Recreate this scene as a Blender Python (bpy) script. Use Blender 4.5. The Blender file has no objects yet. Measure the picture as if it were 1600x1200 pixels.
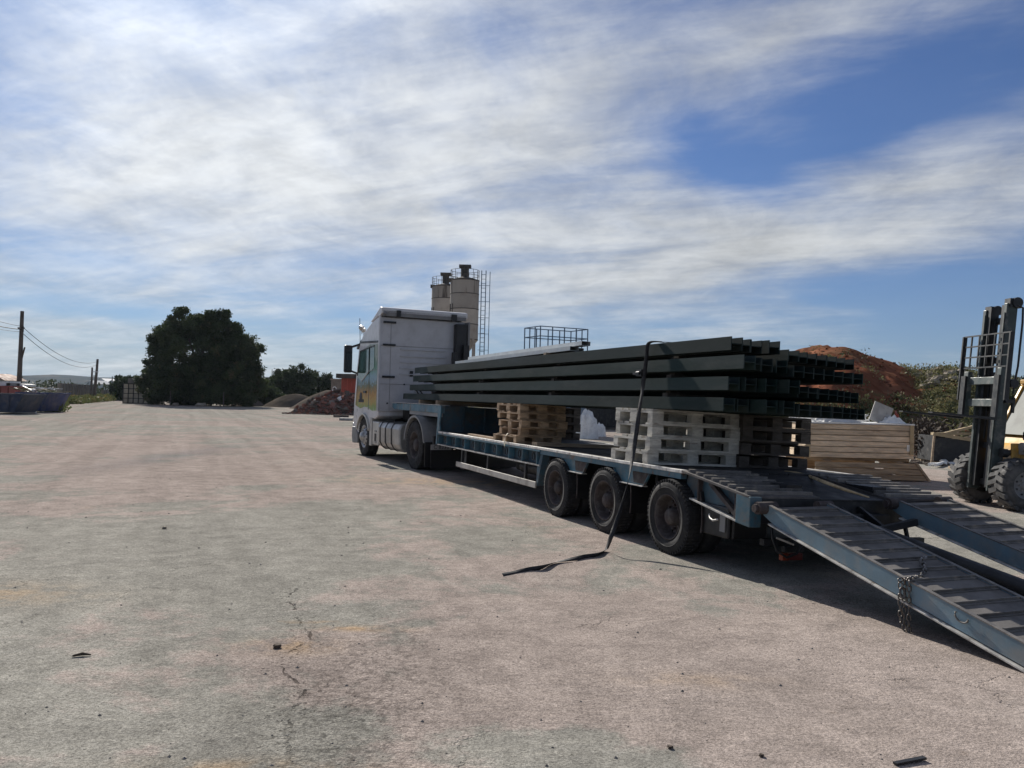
import bpy, bmesh, math, random
import numpy as np
from mathutils import Matrix, Vector
from math import sin, cos, pi, radians as R

sc = bpy.context.scene
COL = sc.collection
random.seed(7)

# ------------------------------------------------------------------ camera
CH, PIT, ROLL, FPX = 1.5713, .018, .0239, 1259.
cam = bpy.data.objects.new('camera', bpy.data.cameras.new('camera')); COL.objects.link(cam)
Rv = Vector((cos(ROLL), 0, 0)) + sin(ROLL)*Vector((0, -sin(PIT), cos(PIT)))
Uv = Vector((-sin(ROLL), 0, 0)) + cos(ROLL)*Vector((0, -sin(PIT), cos(PIT)))
Fv = Vector((0, cos(PIT), sin(PIT)))
m = Matrix.Identity(4)
for i in range(3): m[i][0], m[i][1], m[i][2] = Rv[i], Uv[i], -Fv[i]
m[2][3] = CH
cam.matrix_world = m
cam.data.sensor_width = 36; cam.data.lens = 36*FPX/1600
cam.data.clip_start = .05; cam.data.clip_end = 9000
sc.camera = cam

# ------------------------------------------------------------------ sun, sky, exposure
SUN_AZ, SUN_EL = R(24.3), R(31.0)          # azimuth to the left of the view axis
sd = Vector((-sin(SUN_AZ)*cos(SUN_EL), cos(SUN_AZ)*cos(SUN_EL), sin(SUN_EL)))
sun = bpy.data.objects.new('sun', bpy.data.lights.new('sun', 'SUN')); COL.objects.link(sun)
sun.rotation_mode = 'QUATERNION'; sun.rotation_quaternion = sd.to_track_quat('Z', 'Y')
sun.data.energy = 4.8; sun.data.angle = R(.5); sun.data.color = (1, .945, .865)
sc.view_settings.view_transform = 'Standard'; sc.view_settings.look = 'None'
sc.view_settings.gamma = 1; sc.view_settings.use_curve_mapping = False
sc.view_settings.exposure = 0.38

world = bpy.data.worlds.new('World'); sc.world = world; world.use_nodes = True
wn = world.node_tree; wn.nodes.clear()

class NT:
    """tiny expression helper over a node tree"""
    def __init__(s, t): s.t = t
    def n(s, typ, **kw):
        nd = s.t.nodes.new(typ)
        for k, v in kw.items(): setattr(nd, k, v)
        return nd
    def put(s, sock, v):
        if isinstance(v, bpy.types.NodeSocket): s.t.links.new(v, sock)
        elif v is not None: sock.default_value = v
    def m(s, op, a, b=None, c=None, clamp=False):
        nd = s.n('ShaderNodeMath', operation=op, use_clamp=clamp)
        s.put(nd.inputs[0], a); s.put(nd.inputs[1], b)
        if c is not None: s.put(nd.inputs[2], c)
        return nd.outputs[0]
    def mix(s, f, a, b, mode='MIX'):
        nd = s.n('ShaderNodeMix', data_type='RGBA', blend_type=mode)
        s.put(nd.inputs[0], f); s.put(nd.inputs[6], a if isinstance(a, bpy.types.NodeSocket) else (*a, 1)[:4]); s.put(nd.inputs[7], b if isinstance(b, bpy.types.NodeSocket) else (*b, 1)[:4])
        return nd.outputs[2]
    def noise(s, vec, scale, detail=4, rough=.55, dist=0, out=0):
        nd = s.n('ShaderNodeTexNoise'); s.put(nd.inputs['Vector'], vec)
        nd.inputs['Scale'].default_value = scale; nd.inputs['Detail'].default_value = detail
        nd.inputs['Roughness'].default_value = rough; nd.inputs['Distortion'].default_value = dist
        return nd.outputs[out]
    def ramp(s, f, lo, hi, a=0., b=1., smooth=True):
        nd = s.n('ShaderNodeMapRange', interpolation_type='SMOOTHSTEP' if smooth else 'LINEAR')
        s.put(nd.inputs[0], f)
        for i, v in enumerate((lo, hi, a, b)): nd.inputs[i+1].default_value = v
        return nd.outputs[0]
    def vec(s, x, y, z=0.):
        nd = s.n('ShaderNodeCombineXYZ'); s.put(nd.inputs[0], x); s.put(nd.inputs[1], y); s.put(nd.inputs[2], z); return nd.outputs[0]
    def xyz(s, v):
        nd = s.n('ShaderNodeSeparateXYZ'); s.put(nd.inputs[0], v); return nd.outputs

W = NT(wn)
sky = W.n('ShaderNodeTexSky', sky_type='NISHITA', sun_disc=False)
sky.sun_elevation = SUN_EL; sky.sun_rotation = -SUN_AZ
sky.air_density = 1.0; sky.dust_density = .6; sky.ozone_density = 2.0; sky.altitude = 300
tc = W.n('ShaderNodeTexCoord').outputs['Generated']
dx, dy, dz = W.xyz(tc)
az = W.m('MULTIPLY', W.m('ARCTAN2', dx, dy), 180/pi)         # degrees, right positive
el = W.m('MULTIPLY', W.m('ARCSINE', dz), 180/pi)
zc = W.m('ADD', W.m('MAXIMUM', dz, 0.), .13)
cx_ = W.m('DIVIDE', dx, zc); cy_ = W.m('DIVIDE', dy, zc)
# cirrus layer coordinates, drawn out along one wind direction
ca, sa = cos(R(24)), sin(R(24))
wx = W.m('ADD', W.m('MULTIPLY', cx_, ca), W.m('MULTIPLY', cy_, -sa))
wy = W.m('ADD', W.m('MULTIPLY', cx_, sa), W.m('MULTIPLY', cy_, ca))
st = W.vec(W.m('MULTIPLY', wx, .42), wy, 0.)
n1 = W.noise(st, 1.5, 8, .60, .35)
n2 = W.noise(W.vec(W.m('MULTIPLY', wx, .3), wy, 3.3), 4.2, 7, .64, .5)
n3 = W.noise(W.vec(cx_, cy_, 8.1), .9, 3, .5, .3)
n4 = W.noise(W.vec(az, W.m('MULTIPLY', el, 2.2), 1.7), .11, 5, .6, 1.0)
# soft field of cover over the dome: (az, el, size az, size el, tilt, weight)
blobs = [(-22, 14, 20, 9, 6, .36), (-25, 23, 15, 5, 0, .10), (6, 9, 16, 6, -8, .26), (22, 12, 13, 3.6, 8, .40), (-8, 23, 10, 6, 25, .12),
         (15.5, 15.6, 6, 1.9, -24, -.46), (27, 20.0, 10, 3.2, 8, -.55), (4, 18.5, 11, 6, -10, .16), (16, 23.5, 9, 3, 5, .16), (21, 17, 9, 1.0, 12, -.2), (29, 6.0, 9, 3.0, -4, -.55), (10, 5.4, 6.5, 1.5, 2, -.26), (24, 2.6, 14, 1.8, 0, -.25),
         (3, 21, 8, 3, 12, .10), (-3, 25, 3, 3, 0, -.10), (-31, 8.5, 7, 1.2, -3, -.22), (-27, 5.0, 13, .8, -2, -.30), (-14, 3.0, 10, 1.0, -2, -.22),
         (-17, 6.6, 9, .8, -8, -.14), (-33, 17, 4, 1.2, -15, -.16), (18, 24.5, 6, 2, 10, .12), (-12, 11.5, 9, 1.2, -12, -.10), (-24, 3.6, 16, .7, -3, .16)]
cover = None
for a0, e0, sx, sy, tl, w in blobs:
    c_, s_ = cos(R(tl)), sin(R(tl))
    u = W.m('SUBTRACT', az, a0); v = W.m('SUBTRACT', el, e0)
    p = W.m('DIVIDE', W.m('ADD', W.m('MULTIPLY', u, c_), W.m('MULTIPLY', v, s_)), sx)
    q = W.m('DIVIDE', W.m('ADD', W.m('MULTIPLY', u, -s_), W.m('MULTIPLY', v, c_)), sy)
    g = W.m('MULTIPLY', W.m('EXPONENT', W.m('MULTIPLY', W.m('ADD', W.m('MULTIPLY', p, p), W.m('MULTIPLY', q, q)), -1.)), w)
    cover = g if cover is None else W.m('ADD', cover, g)
d = W.m('ADD', W.m('MULTIPLY', n1, 1.0), W.m('MULTIPLY', n2, .34))
d = W.m('ADD', d, W.m('MULTIPLY', n3, .5))
n5 = W.noise(W.vec(cx_, W.m('MULTIPLY', cy_, .8), 5.5), 3.1, 8, .64, .3)
d = W.m('ADD', d, W.m('MULTIPLY', n4, .45))
d = W.m('ADD', d, W.m('MULTIPLY', n5, .30))
n6 = W.noise(W.vec(W.m('MULTIPLY', wx, .22), wy, 6.6), 15., 7, .70, .25)
d = W.m('ADD', d, W.m('MULTIPLY', n6, .17))
d = W.m('ADD', d, cover)
dens = W.ramp(d, 1.04, 1.98, .04, .95)
fine = W.ramp(W.m('ADD', W.m('MULTIPLY', n5, .8), W.m('ADD', W.m('MULTIPLY', n2, .4), W.m('MULTIPLY', n1, .5))), .55, 1.15, .66, 1.20)
# brightness of the thin cloud: more near the sun (forward scattering), less away from it
sdot = W.n('ShaderNodeVectorMath', operation='DOT_PRODUCT'); W.put(sdot.inputs[0], tc); sdot.inputs[1].default_value = sd
near = W.m('POWER', W.m('MAXIMUM', sdot.outputs['Value'], 0.), 6.)
cb = W.m('MULTIPLY', W.m('ADD', 4.35, W.m('ADD', W.m('MULTIPLY', near, 1.6), W.m('MULTIPLY', W.m('POWER', near, 5.), 3.2))), fine)
cloud = W.n('ShaderNodeVectorMath', operation='SCALE'); cloud.inputs[0].default_value = (1.0, 1.03, 1.05)
W.put(cloud.inputs['Scale'], cb)
skc = W.n('ShaderNodeVectorMath', operation='MULTIPLY'); W.put(skc.inputs[0], sky.outputs[0]); skc.inputs[1].default_value = (.215, .335, .54)
cool = W.mix(near, skc.outputs[0], skc.outputs[0])
low = W.m('MULTIPLY', W.m('EXPONENT', W.m('MULTIPLY', W.m('MAXIMUM', el, 0.), -.16)), .82)
cool = W.mix(low, cool, (2.15, 2.85, 3.75))
final = W.mix(dens, cool, cloud.outputs[0])
bg = W.n('ShaderNodeBackground'); W.put(bg.inputs[0], final); bg.inputs[1].default_value = .1
out = W.n('ShaderNodeOutputWorld'); wn.links.new(bg.outputs[0], out.inputs[0])

# ------------------------------------------------------------------ helpers: measuring
def ray(x, y):
    a, b = x-800, y-600
    px = a*cos(ROLL)+b*sin(ROLL); py = -a*sin(ROLL)+b*cos(ROLL)
    u = -py/FPX
    return Vector((px/FPX, cos(PIT)-u*sin(PIT), sin(PIT)+u*cos(PIT)))
def gp(x, y, z=0.):                       # point of the ground (or of height z) seen at a place of the photograph
    r = ray(x, y); t = (z-CH)/r.z; return Vector((r.x*t, r.y*t, z))
def at(x, y, Y):
    r = ray(x, y); t = Y/r.y; return Vector((r.x*t, Y, CH+r.z*t))

TH, LEAN = R(22.09), .0375
M_G = Matrix.Translation((1.6586, 8.3652, 0)) @ Matrix.Rotation(TH, 4, 'Z')      # trailer frame: x across, y forward
M_L = Matrix.Rotation(LEAN, 4, 'Y'); M_LI = M_L.inverted()
M_T = M_G @ M_L                                                                    # the load and chassis lean a little
M_TI = M_T.inverted()
def on(x, y, ax, val, M=None):
    """measure in the trailer's own frame: the point seen at (x, y) with one local coordinate known"""
    Mi = (M or M_T).inverted(); o = Mi @ Vector((0, 0, CH)); e = Mi.to_3x3() @ ray(x, y)
    i = 'vuz'.index(ax); t = (val-o[i])/e[i]; return o+e*t

# ------------------------------------------------------------------ helpers: meshes
class MB:
    def __init__(s): s.v = []; s.f = []; s.sm = []
    def add(s, vs, fs, smooth=False):
        o = len(s.v); s.v += [tuple(p) for p in vs]; s.f += [tuple(i+o for i in f) for f in fs]; s.sm += [smooth]*len(fs)
        return s
    def box(s, x0, x1, y0, y1, z0, z1, M=None):
        vs = [Vector((x, y, z)) for z in (z0, z1) for y in (y0, y1) for x in (x0, x1)]
        if M is not None: vs = [M @ p for p in vs]
        return s.add(vs, [(0, 2, 3, 1), (4, 5, 7, 6), (0, 1, 5, 4), (2, 6, 7, 3), (0, 4, 6, 2), (1, 3, 7, 5)])
    def bar(s, a, b, w, h=None, up=(0, 0, 1), M=None):
        """rectangular bar from a to b"""
        h = h or w; a, b = Vector(a), Vector(b); d = (b-a).normalized(); up = Vector(up)
        if abs(d.dot(up)) > .98: up = Vector((1, 0, 0))
        r = d.cross(up).normalized(); u = r.cross(d)
        vs = [p+r*(i*w/2)+u*(j*h/2) for p in (a, b) for i, j in ((-1, -1), (1, -1), (1, 1), (-1, 1))]
        if M is not None: vs = [M @ p for p in vs]
        return s.add(vs, [(0, 1, 2, 3), (7, 6, 5, 4), (0, 4, 5, 1), (1, 5, 6, 2), (2, 6, 7, 3), (3, 7, 4, 0)])
    def cyl(s, a, b, r0, r1=None, n=14, cap=True):
        r1 = r0 if r1 is None else r1; a, b = Vector(a), Vector(b); d = (b-a).normalized()
        t = Vector((0, 0, 1)) if abs(d.z) < .9 else Vector((1, 0, 0))
        p = d.cross(t).normalized(); q = d.cross(p)
        vs = [c+(p*cos(2*pi*i/n)+q*sin(2*pi*i/n))*r for c, r in ((a, r0), (b, r1)) for i in range(n)]
        s.add(vs, [(i, (i+1) % n, n+(i+1) % n, n+i) for i in range(n)], True)
        if cap: s.add(vs, [tuple(range(n))[::-1], tuple(range(n, 2*n))])
        return s
    def tube(s, pts, r, n=6, closed=False):
        pts = [Vector(p) for p in pts]; N = len(pts); vs = []; up = Vector((0, 0, 1))
        for i, p in enumerate(pts):
            a = pts[(i-1) % N] if (closed or i) else p; b = pts[(i+1) % N] if (closed or i < N-1) else p
            d = (b-a).normalized()
            x = d.cross(up)
            if x.length < .15: x = d.cross(Vector((1, .1, 0)))
            x.normalize(); y = x.cross(d)
            rr = r[i] if isinstance(r, (list, tuple)) else r
            vs += [p+(x*cos(2*pi*k/n)+y*sin(2*pi*k/n))*rr for k in range(n)]
        L = N if closed else N-1
        fs = [(i*n+k, i*n+(k+1) % n, ((i+1) % N)*n+(k+1) % n, ((i+1) % N)*n+k) for i in range(L) for k in range(n)]
        s.add(vs, fs, True)
        if not closed: s.add(vs, [tuple(range(n))[::-1], tuple(range((N-1)*n, N*n))])
        return s
    def lathe(s, prof, axis='x', n=36, c=(0, 0, 0), smooth=True):
        """prof: (along axis, radius)"""
        c = Vector(c); vs = []
        for t, r in prof:
            for i in range(n):
                a = 2*pi*i/n
                vs.append(c+(Vector((t, r*cos(a), r*sin(a))) if axis == 'x' else Vector((r*cos(a), r*sin(a), t))))
        fs = [(j*n+i, j*n+(i+1) % n, (j+1)*n+(i+1) % n, (j+1)*n+i) for j in range(len(prof)-1) for i in range(n)]
        return s.add(vs, fs, smooth)
    def prism(s, poly, x0, x1, axis='x', M=None):
        """extrude a polygon: for axis x the polygon is (y, z); for y (x, z); for z (x, y)"""
        def P(a, b, t): return Vector((t, a, b)) if axis == 'x' else Vector((a, t, b)) if axis == 'y' else Vector((a, b, t))
        n = len(poly); vs = [P(a, b, t) for t in (x0, x1) for a, b in poly]
        if M is not None: vs = [M @ p for p in vs]
        return s.add(vs, [tuple(range(n))[::-1], tuple(range(n, 2*n))]+[(i, (i+1) % n, n+(i+1) % n, n+i) for i in range(n)])
    def mesh(s, name):
        me = bpy.data.meshes.new(name); me.from_pydata([tuple(v) for v in s.v], [], s.f)
        me.polygons.foreach_set('use_smooth', s.sm); me.update()
        bm = bmesh.new(); bm.from_mesh(me); bmesh.ops.recalc_face_normals(bm, faces=bm.faces); bm.to_mesh(me); bm.free()
        return me

def link(name, me, parent=None, M=None, loc=None):
    o = bpy.data.objects.new(name, me); COL.objects.link(o)
    if parent: o.parent = parent
    if M is not None: o.matrix_local = M
    if loc is not None: o.location = loc
    return o
def part(name, mb, mat, parent=None, M=None, loc=None, bevel=0, label=None):
    me = mb.mesh(name) if isinstance(mb, MB) else mb
    if mat is not None and not me.materials: me.materials.append(mat)
    o = link(name, me, parent, M, loc)
    if bevel:
        b = o.modifiers.new('bevel', 'BEVEL'); b.width = bevel; b.segments = 2; b.limit_method = 'ANGLE'; b.angle_limit = R(40)
    if label: o['label'] = label
    return o
def tag(o, label, cat, group=None, kind=None):
    if label: o['label'] = label
    if cat: o['category'] = cat
    if group: o['group'] = group
    if kind: o['kind'] = kind
    return o
def thing(name, label, cat, M=None, group=None):
    o = bpy.data.objects.new(name, None); COL.objects.link(o); o.empty_display_size = .2
    if M is not None: o.matrix_world = M
    return tag(o, label, cat, group)
def structure(name, mb, mat): return tag(part(name, mb, mat), None, None, kind='structure')
def copy_tree(o, parent=None):
    c = o.copy(); COL.objects.link(c)
    if parent: c.parent = parent
    for ch in list(o.children): copy_tree(ch, c)
    return c

# ------------------------------------------------------------------ materials
def pmat(name, col, rough=.6, metal=0., var=.25, vscale=3., col2=None, c2=(.45, .65), c2scale=None, bump=0., bscale=60., spec=.5, stretch=None, grime=None, coat=0):
    """procedural paint/metal/wood/earth: two colours mixed by noise, slight value variation, fine relief"""
    mt = bpy.data.materials.new(name); mt.use_nodes = True; t = NT(mt.node_tree)
    b = mt.node_tree.nodes['Principled BSDF']
    co = t.n('ShaderNodeTexCoord').outputs['Object']
    info = t.n('ShaderNodeObjectInfo').outputs['Random']
    off = t.n('ShaderNodeVectorMath', operation='ADD'); t.put(off.inputs[0], co); t.put(off.inputs[1], t.vec(t.m('MULTIPLY', info, 17.), t.m('MULTIPLY', info, 9.), t.m('MULTIPLY', info, 5.)))
    co = off.outputs[0]
    if stretch:
        mp = t.n('ShaderNodeMapping'); t.put(mp.inputs[0], co); mp.inputs['Scale'].default_value = stretch; co = mp.outputs[0]
    n = t.noise(co, vscale, 6, .6)
    c = t.mix(t.ramp(n, .3, .7), [x*(1-var) for x in col], [x*(1+var) for x in col])
    if col2:
        k = t.noise(co, c2scale or vscale*.6, 7, .62, .4)
        c = t.mix(t.ramp(k, *c2), c, col2)
    if grime:
        k = t.noise(co, vscale*2.7, 8, .7, .2)
        c = t.mix(t.ramp(k, .42, .72, 0, grime[3] if len(grime) > 3 else .7), c, grime[:3])
    # per-copy value shift
    hs = t.n('ShaderNodeHueSaturation'); t.put(hs.inputs['Color'], c); t.put(hs.inputs['Value'], t.ramp(info, 0, 1, .78, 1.16, False)); c = hs.outputs[0]
    mt.node_tree.links.new(c, b.inputs['Base Color'])
    t.put(b.inputs['Roughness'], t.ramp(t.noise(co, vscale*1.7, 5, .6), .3, .7, max(rough-.12, .05), min(rough+.12, 1)))
    b.inputs['Metallic'].default_value = metal; b.inputs['Specular IOR Level'].default_value = spec
    if coat: b.inputs['Coat Weight'].default_value = coat
    if bump:
        bp = t.n('ShaderNodeBump'); bp.inputs['Strength'].default_value = 1; bp.inputs['Distance'].default_value = bump
        t.put(bp.inputs['Height'], t.noise(co, bscale, 6, .65)); mt.node_tree.links.new(bp.outputs[0], b.inputs['Normal'])
    return mt

M_ = {}
M_['blue'] = pmat('trailer_blue_paint', (.045, .13, .18), .5, 0, .25, 2.5, (.12, .065, .038), (.55, .70), 5.5, .0008, 90, grime=(.17, .16, .14, .6))
M_['bluedark'] = pmat('trailer_blue_paint_dirty', (.035, .08, .11), .6, 0, .3, 2.5, (.07, .055, .04), (.5, .72), 3.5, .001, 90, grime=(.09, .085, .075, .8))
M_['bluegrey'] = pmat('ramp_grey_blue_paint', (.12, .19, .235), .5, 0, .22, 1.6, (.10, .16, .20), (.5, .7), 3, .0008, 90, grime=(.24, .22, .19, .55))
M_['edge'] = pmat('sunlit_worn_steel', (.58, .56, .52), .5, .15, .3, 9, (.16, .12, .09), (.55, .7), 12, .0008, 120)  # worn steel with the brightness of sunlit rims put into its base colour
M_['deck'] = pmat('worn_black_deck', (.022, .023, .025), .75, 0, .35, 3, (.085, .078, .07), (.48, .75), 4, .002, 60)
M_['ramp'] = pmat('dusty_ramp_steel', (.165, .152, .14), .85, .0, .3, 3, (.10, .094, .088), (.50, .72), 5, .0015, 80)
M_['slope'] = pmat('worn_rear_slope', (.075, .07, .068), .8, .0, .35, 3, (.16, .145, .13), (.50, .75), 5, .0015, 80)
M_['cleat'] = pmat('cleat_steel', (.15, .14, .13), .65, .1, .3, 8, (.27, .24, .20), (.5, .7), 9, .001, 90)
M_['black'] = pmat('black_chassis_paint', (.011, .012, .014), .55, 0, .3, 5, (.06, .055, .05), (.5, .75), 4, .001, 60)
M_['rubber'] = pmat('tyre_rubber', (.016, .016, .017), .88, 0, .25, 6, (.05, .046, .042), (.46, .78), 5, .001, 60)
M_['rubber_dusty'] = pmat('dusty_forklift_tyre', (.055, .055, .055), .9, 0, .3, 6, (.12, .115, .11), (.42, .7), 5, .002, 50)
M_['rim'] = pmat('rusty_dusty_rim', (.05, .038, .036), .75, .1, .3, 8, (.095, .085, .078), (.45, .7), 10, .001, 60)
M_['silver'] = pmat('aluminium_rim', (.42, .42, .42), .4, .7, .2, 8, (.2, .19, .18), (.5, .75), 8, .0005, 60)
M_['white'] = pmat('white_cab_paint', (.60, .60, .61), .38, 0, .05, 1.2, grime=(.33, .32, .30, .45), coat=.3)
M_['whiteback'] = pmat('cab_back_white_paint', (.54, .54, .55), .45, 0, .05, 1.2, grime=(.33, .32, .31, .35))
M_['greyp'] = pmat('grey_trim_plastic', (.22, .22, .22), .55, 0, .12, 3, grime=(.3, .28, .25, .4))
M_['alu'] = pmat('dusty_aluminium', (.46, .45, .42), .42, .5, .15, 3, (.30, .28, .25), (.5, .75), 4, .0005, 40)
M_['alurail'] = pmat('side_rail_aluminium', (.44, .42, .38), .55, .2, .15, 3, (.25, .23, .2), (.5, .75), 4)
M_['plastic'] = pmat('black_plastic', (.012, .012, .013), .45, 0, .2, 5)
M_['beam'] = pmat('dark_green_primer', (.007, .021, .020), .62, 0, .25, 1.1, (.014, .026, .026), (.50, .70), .8, .0005, 50, stretch=(1, .25, 1), spec=.2, grime=(.055, .062, .058, .55))
M_['lightprofile'] = pmat('pale_galvanised_profile', (.62, .63, .61), .4, .3, .1, 3, (.35, .30, .27), (.6, .8), 3)
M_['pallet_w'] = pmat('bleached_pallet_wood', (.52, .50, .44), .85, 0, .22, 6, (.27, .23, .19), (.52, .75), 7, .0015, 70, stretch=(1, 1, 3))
M_['pallet_g'] = pmat('shade_darkened_grey_wood', (.07, .060, .050), .88, 0, .3, 6, (.04, .033, .027), (.5, .75), 7, .0015, 70, stretch=(1, 1, 3))  # grey wood, its colour darkened to carry the shade around the load
M_['pallet_y'] = pmat('yellowish_pallet_wood', (.40, .28, .175), .85, 0, .28, 6, (.20, .14, .09), (.5, .75), 7, .0015, 70, stretch=(1, 1, 3))
M_['timber'] = pmat('formwork_timber', (.72, .56, .39), .85, 0, .25, 3, (.46, .32, .21), (.5, .75), 5, .002, 40, stretch=(.5, 4, 4), grime=(.35, .31, .27, .5))
M_['timberold'] = pmat('old_brown_timber', (.40, .30, .20), .88, 0, .3, 4, (.16, .11, .075), (.5, .75), 5, .002, 40, stretch=(.5, 4, 4), grime=(.26, .22, .18, .5))
M_['timberpale'] = pmat('pale_sawn_timber', (.48, .37, .22), .8, 0, .2, 4, (.28, .2, .12), (.5, .75), 5, .002, 40)
M_['strap'] = pmat('black_webbing', (.022, .023, .026), .75, 0, .2, 20, (.06, .06, .06), (.55, .8), 9, .0006, 400)
M_['strappale'] = pmat('pale_webbing', (.5, .47, .38), .8, 0, .2, 20)
M_['steel'] = pmat('chain_steel', (.16, .15, .14), .42, .85, .3, 20, (.09, .05, .035), (.5, .75), 16)
M_['red'] = pmat('red_lens', (.13, .01, .006), .3, 0, .1, 5)
M_['orange'] = pmat('orange_lens', (.20, .03, .008), .3, 0, .1, 5)
M_['plate'] = pmat('number_plate_white', (.42, .42, .42), .5, 0, .05, 5)
M_['ink'] = pmat('dark_ink', (.02, .02, .03), .6, 0, .05, 5)
M_['whitejunk'] = pmat('white_plastic_sheet', (.72, .72, .70), .55, 0, .12, 5, (.45, .43, .4), (.55, .75), 6, .002, 30)
M_['greyjunk'] = pmat('grey_sheet_scrap', (.36, .35, .33), .7, 0, .2, 5, (.2, .18, .16), (.5, .75), 6, .002, 30)
M_['concrete'] = pmat('old_concrete', (.19, .18, .165), .9, 0, .18, .6, (.16, .145, .125), (.50, .75), .5, .006, 14, spec=0.)
M_['silo'] = pmat('silo_cream_paint', (.42, .375, .315), .75, 0, .10, .35, (.27, .205, .15), (.52, .75), .5, .004, 6, grime=(.18, .13, .10, .35))
M_['silostain'] = pmat('silo_rust_streaked_paint', (.42, .375, .315), .75, 0, .10, .5, (.085, .065, .05), (.50, .66), 1.6, .004, 6, stretch=(1.6, 1.6, .16))
M_['silodark'] = pmat('silo_stained_metal', (.075, .07, .062), .8, .1, .3, 2, (.2, .15, .11), (.5, .7), 2)
M_['railblue'] = pmat('blue_grey_railing', (.10, .15, .21), .6, .2, .2, 3)
M_['forkgreen'] = pmat('mast_grey_green_paint', (.05, .068, .066), .5, .1, .2, 5, (.16, .16, .15), (.5, .72), 6, .0006, 60)
M_['forkdark'] = pmat('mast_dark_steel', (.02, .022, .024), .5, .2, .3, 6)
M_['yellow'] = pmat('forklift_yellow_paint', (.68, .38, .06), .5, 0, .15, 3, (.35, .22, .08), (.5, .75), 4, grime=(.22, .17, .11, .55))
M_['earth'] = pmat('red_earth', (.215, .085, .05), .95, 0, .4, .35, (.30, .17, .10), (.50, .70), .25, .12, 1.6, grime=(.10, .05, .03, .5), spec=0.)
M_['gravel'] = pmat('gravel_heap', (.135, .115, .095), .95, 0, .18, .8, (.10, .088, .075), (.5, .7), 1.5, .03, 9, spec=0.)
M_['rubble'] = pmat('rubble_grey', (.16, .135, .115), .95, 0, .35, 1.5, (.24, .22, .2), (.5, .7), 1.2, .01, 14, spec=0.)
M_['rubblered'] = pmat('rubble_brick_red', (.23, .115, .09), .95, 0, .3, 1.5, (.26, .19, .16), (.5, .7), 1.2, .01, 14, spec=0.)
M_['bark'] = pmat('dark_bark', (.07, .05, .035), .95, 0, .3, 4)
M_['rust'] = pmat('red_container_paint', (.40, .085, .055), .7, 0, .18, .8, (.25, .08, .05), (.5, .7), 1)
M_['skipblue'] = pmat('blue_skip_paint', (.018, .036, .13), .6, 0, .25, .8, (.08, .08, .09), (.5, .75), 1.2, grime=(.16, .15, .14, .4))
M_['skipgrey'] = pmat('slate_skip_paint', (.025, .036, .070), .65, 0, .25, .8, (.10, .09, .09), (.5, .75), 1.2, grime=(.16, .15, .14, .4))
M_['skipred'] = pmat('faded_red_skip_paint', (.25, .07, .06), .7, 0, .25, .8, (.14, .08, .07), (.5, .75), 1.2)
M_['polewood'] = pmat('pole_wood', (.12, .10, .085), .9, 0, .25, 2)
M_['wire'] = pmat('wire_black', (.02, .02, .02), .6, 0, .1, 2)
M_['cagewhite'] = pmat('dull_white_panel', (.40, .35, .27), .7, 0, .12, 1.5, (.3, .27, .24), (.5, .75), 2)
M_['stone'] = pmat('stone_wall', (.24, .21, .175), .92, 0, .22, 1.4, (.14, .12, .10), (.5, .7), 2.5, .03, 7, spec=0.)
M_['rooftile'] = pmat('roof_tile', (.36, .23, .17), .85, 0, .2, 1)
M_['farwhite'] = pmat('far_white_wall', (.72, .72, .70), .8, 0, .06, .05)
M_['pebble'] = pmat('loose_stones', (.21, .195, .18), .9, 0, .45, 3, spec=0.)
M_['rockpale'] = pmat('pale_rocks', (.36, .32, .26), .92, 0, .25, 1.5, (.16, .13, .1), (.5, .72), 2, .02, 8, spec=0.)

def glass(name, col, rough=.06):
    mt = bpy.data.materials.new(name); mt.use_nodes = True; b = mt.node_tree.nodes['Principled BSDF']; t = NT(mt.node_tree)
    co = t.n('ShaderNodeTexCoord').outputs['Object']
    c = t.mix(t.ramp(t.noise(co, 2.2, 4), .35, .65), [x*.7 for x in col], [x*1.25 for x in col])
    mt.node_tree.links.new(c, b.inputs['Base Color']); b.inputs['Roughness'].default_value = rough
    b.inputs['Specular IOR Level'].default_value = .8
    return mt
M_['glass'] = glass('tinted_window_glass', (.05, .11, .095)); M_['glassdusty'] = glass('dusty_cab_glass', (.14, .155, .145), .7)
M_['mirror'] = pmat('mirror_glass', (.10, .105, .11), .15, 1, .05, 3)

def foliage(name, a, b_, c=None, sc_=.5, trans=.25):
    mt = bpy.data.materials.new(name); mt.use_nodes = True; b = mt.node_tree.nodes['Principled BSDF']; t = NT(mt.node_tree)
    co = t.n('ShaderNodeTexCoord').outputs['Object']
    k = t.mix(t.ramp(t.noise(co, sc_, 5, .7), .35, .65), a, b_)
    if c: k = t.mix(t.ramp(t.noise(co, sc_*2.3, 4, .6), .55, .72), k, c)
    mt.node_tree.links.new(k, b.inputs['Base Color']); b.inputs['Roughness'].default_value = .75; b.inputs['Specular IOR Level'].default_value = .25
    tr = t.n('ShaderNodeBsdfTranslucent'); mt.node_tree.links.new(k, tr.inputs[0]); mx = t.n('ShaderNodeMixShader'); mx.inputs[0].default_value = trans
    o = mt.node_tree.nodes['Material Output']
    mt.node_tree.links.new(b.outputs[0], mx.inputs[1]); mt.node_tree.links.new(tr.outputs[0], mx.inputs[2]); mt.node_tree.links.new(mx.outputs[0], o.inputs[0])
    return mt
M_['pine'] = foliage('pine_needles', (.028, .044, .020), (.070, .095, .038), (.11, .10, .048), .35, .2)
M_['tree'] = foliage('dark_green_leaves', (.035, .055, .026), (.065, .085, .04), None, .5, .15)
M_['scrub'] = foliage('scrub_leaves', (.13, .135, .055), (.20, .19, .085), (.26, .20, .10), .35, .25)
M_['scrubdark'] = foliage('dark_scrub_leaves', (.035, .05, .022), (.075, .09, .038), (.13, .09, .05), .5, .15)
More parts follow.
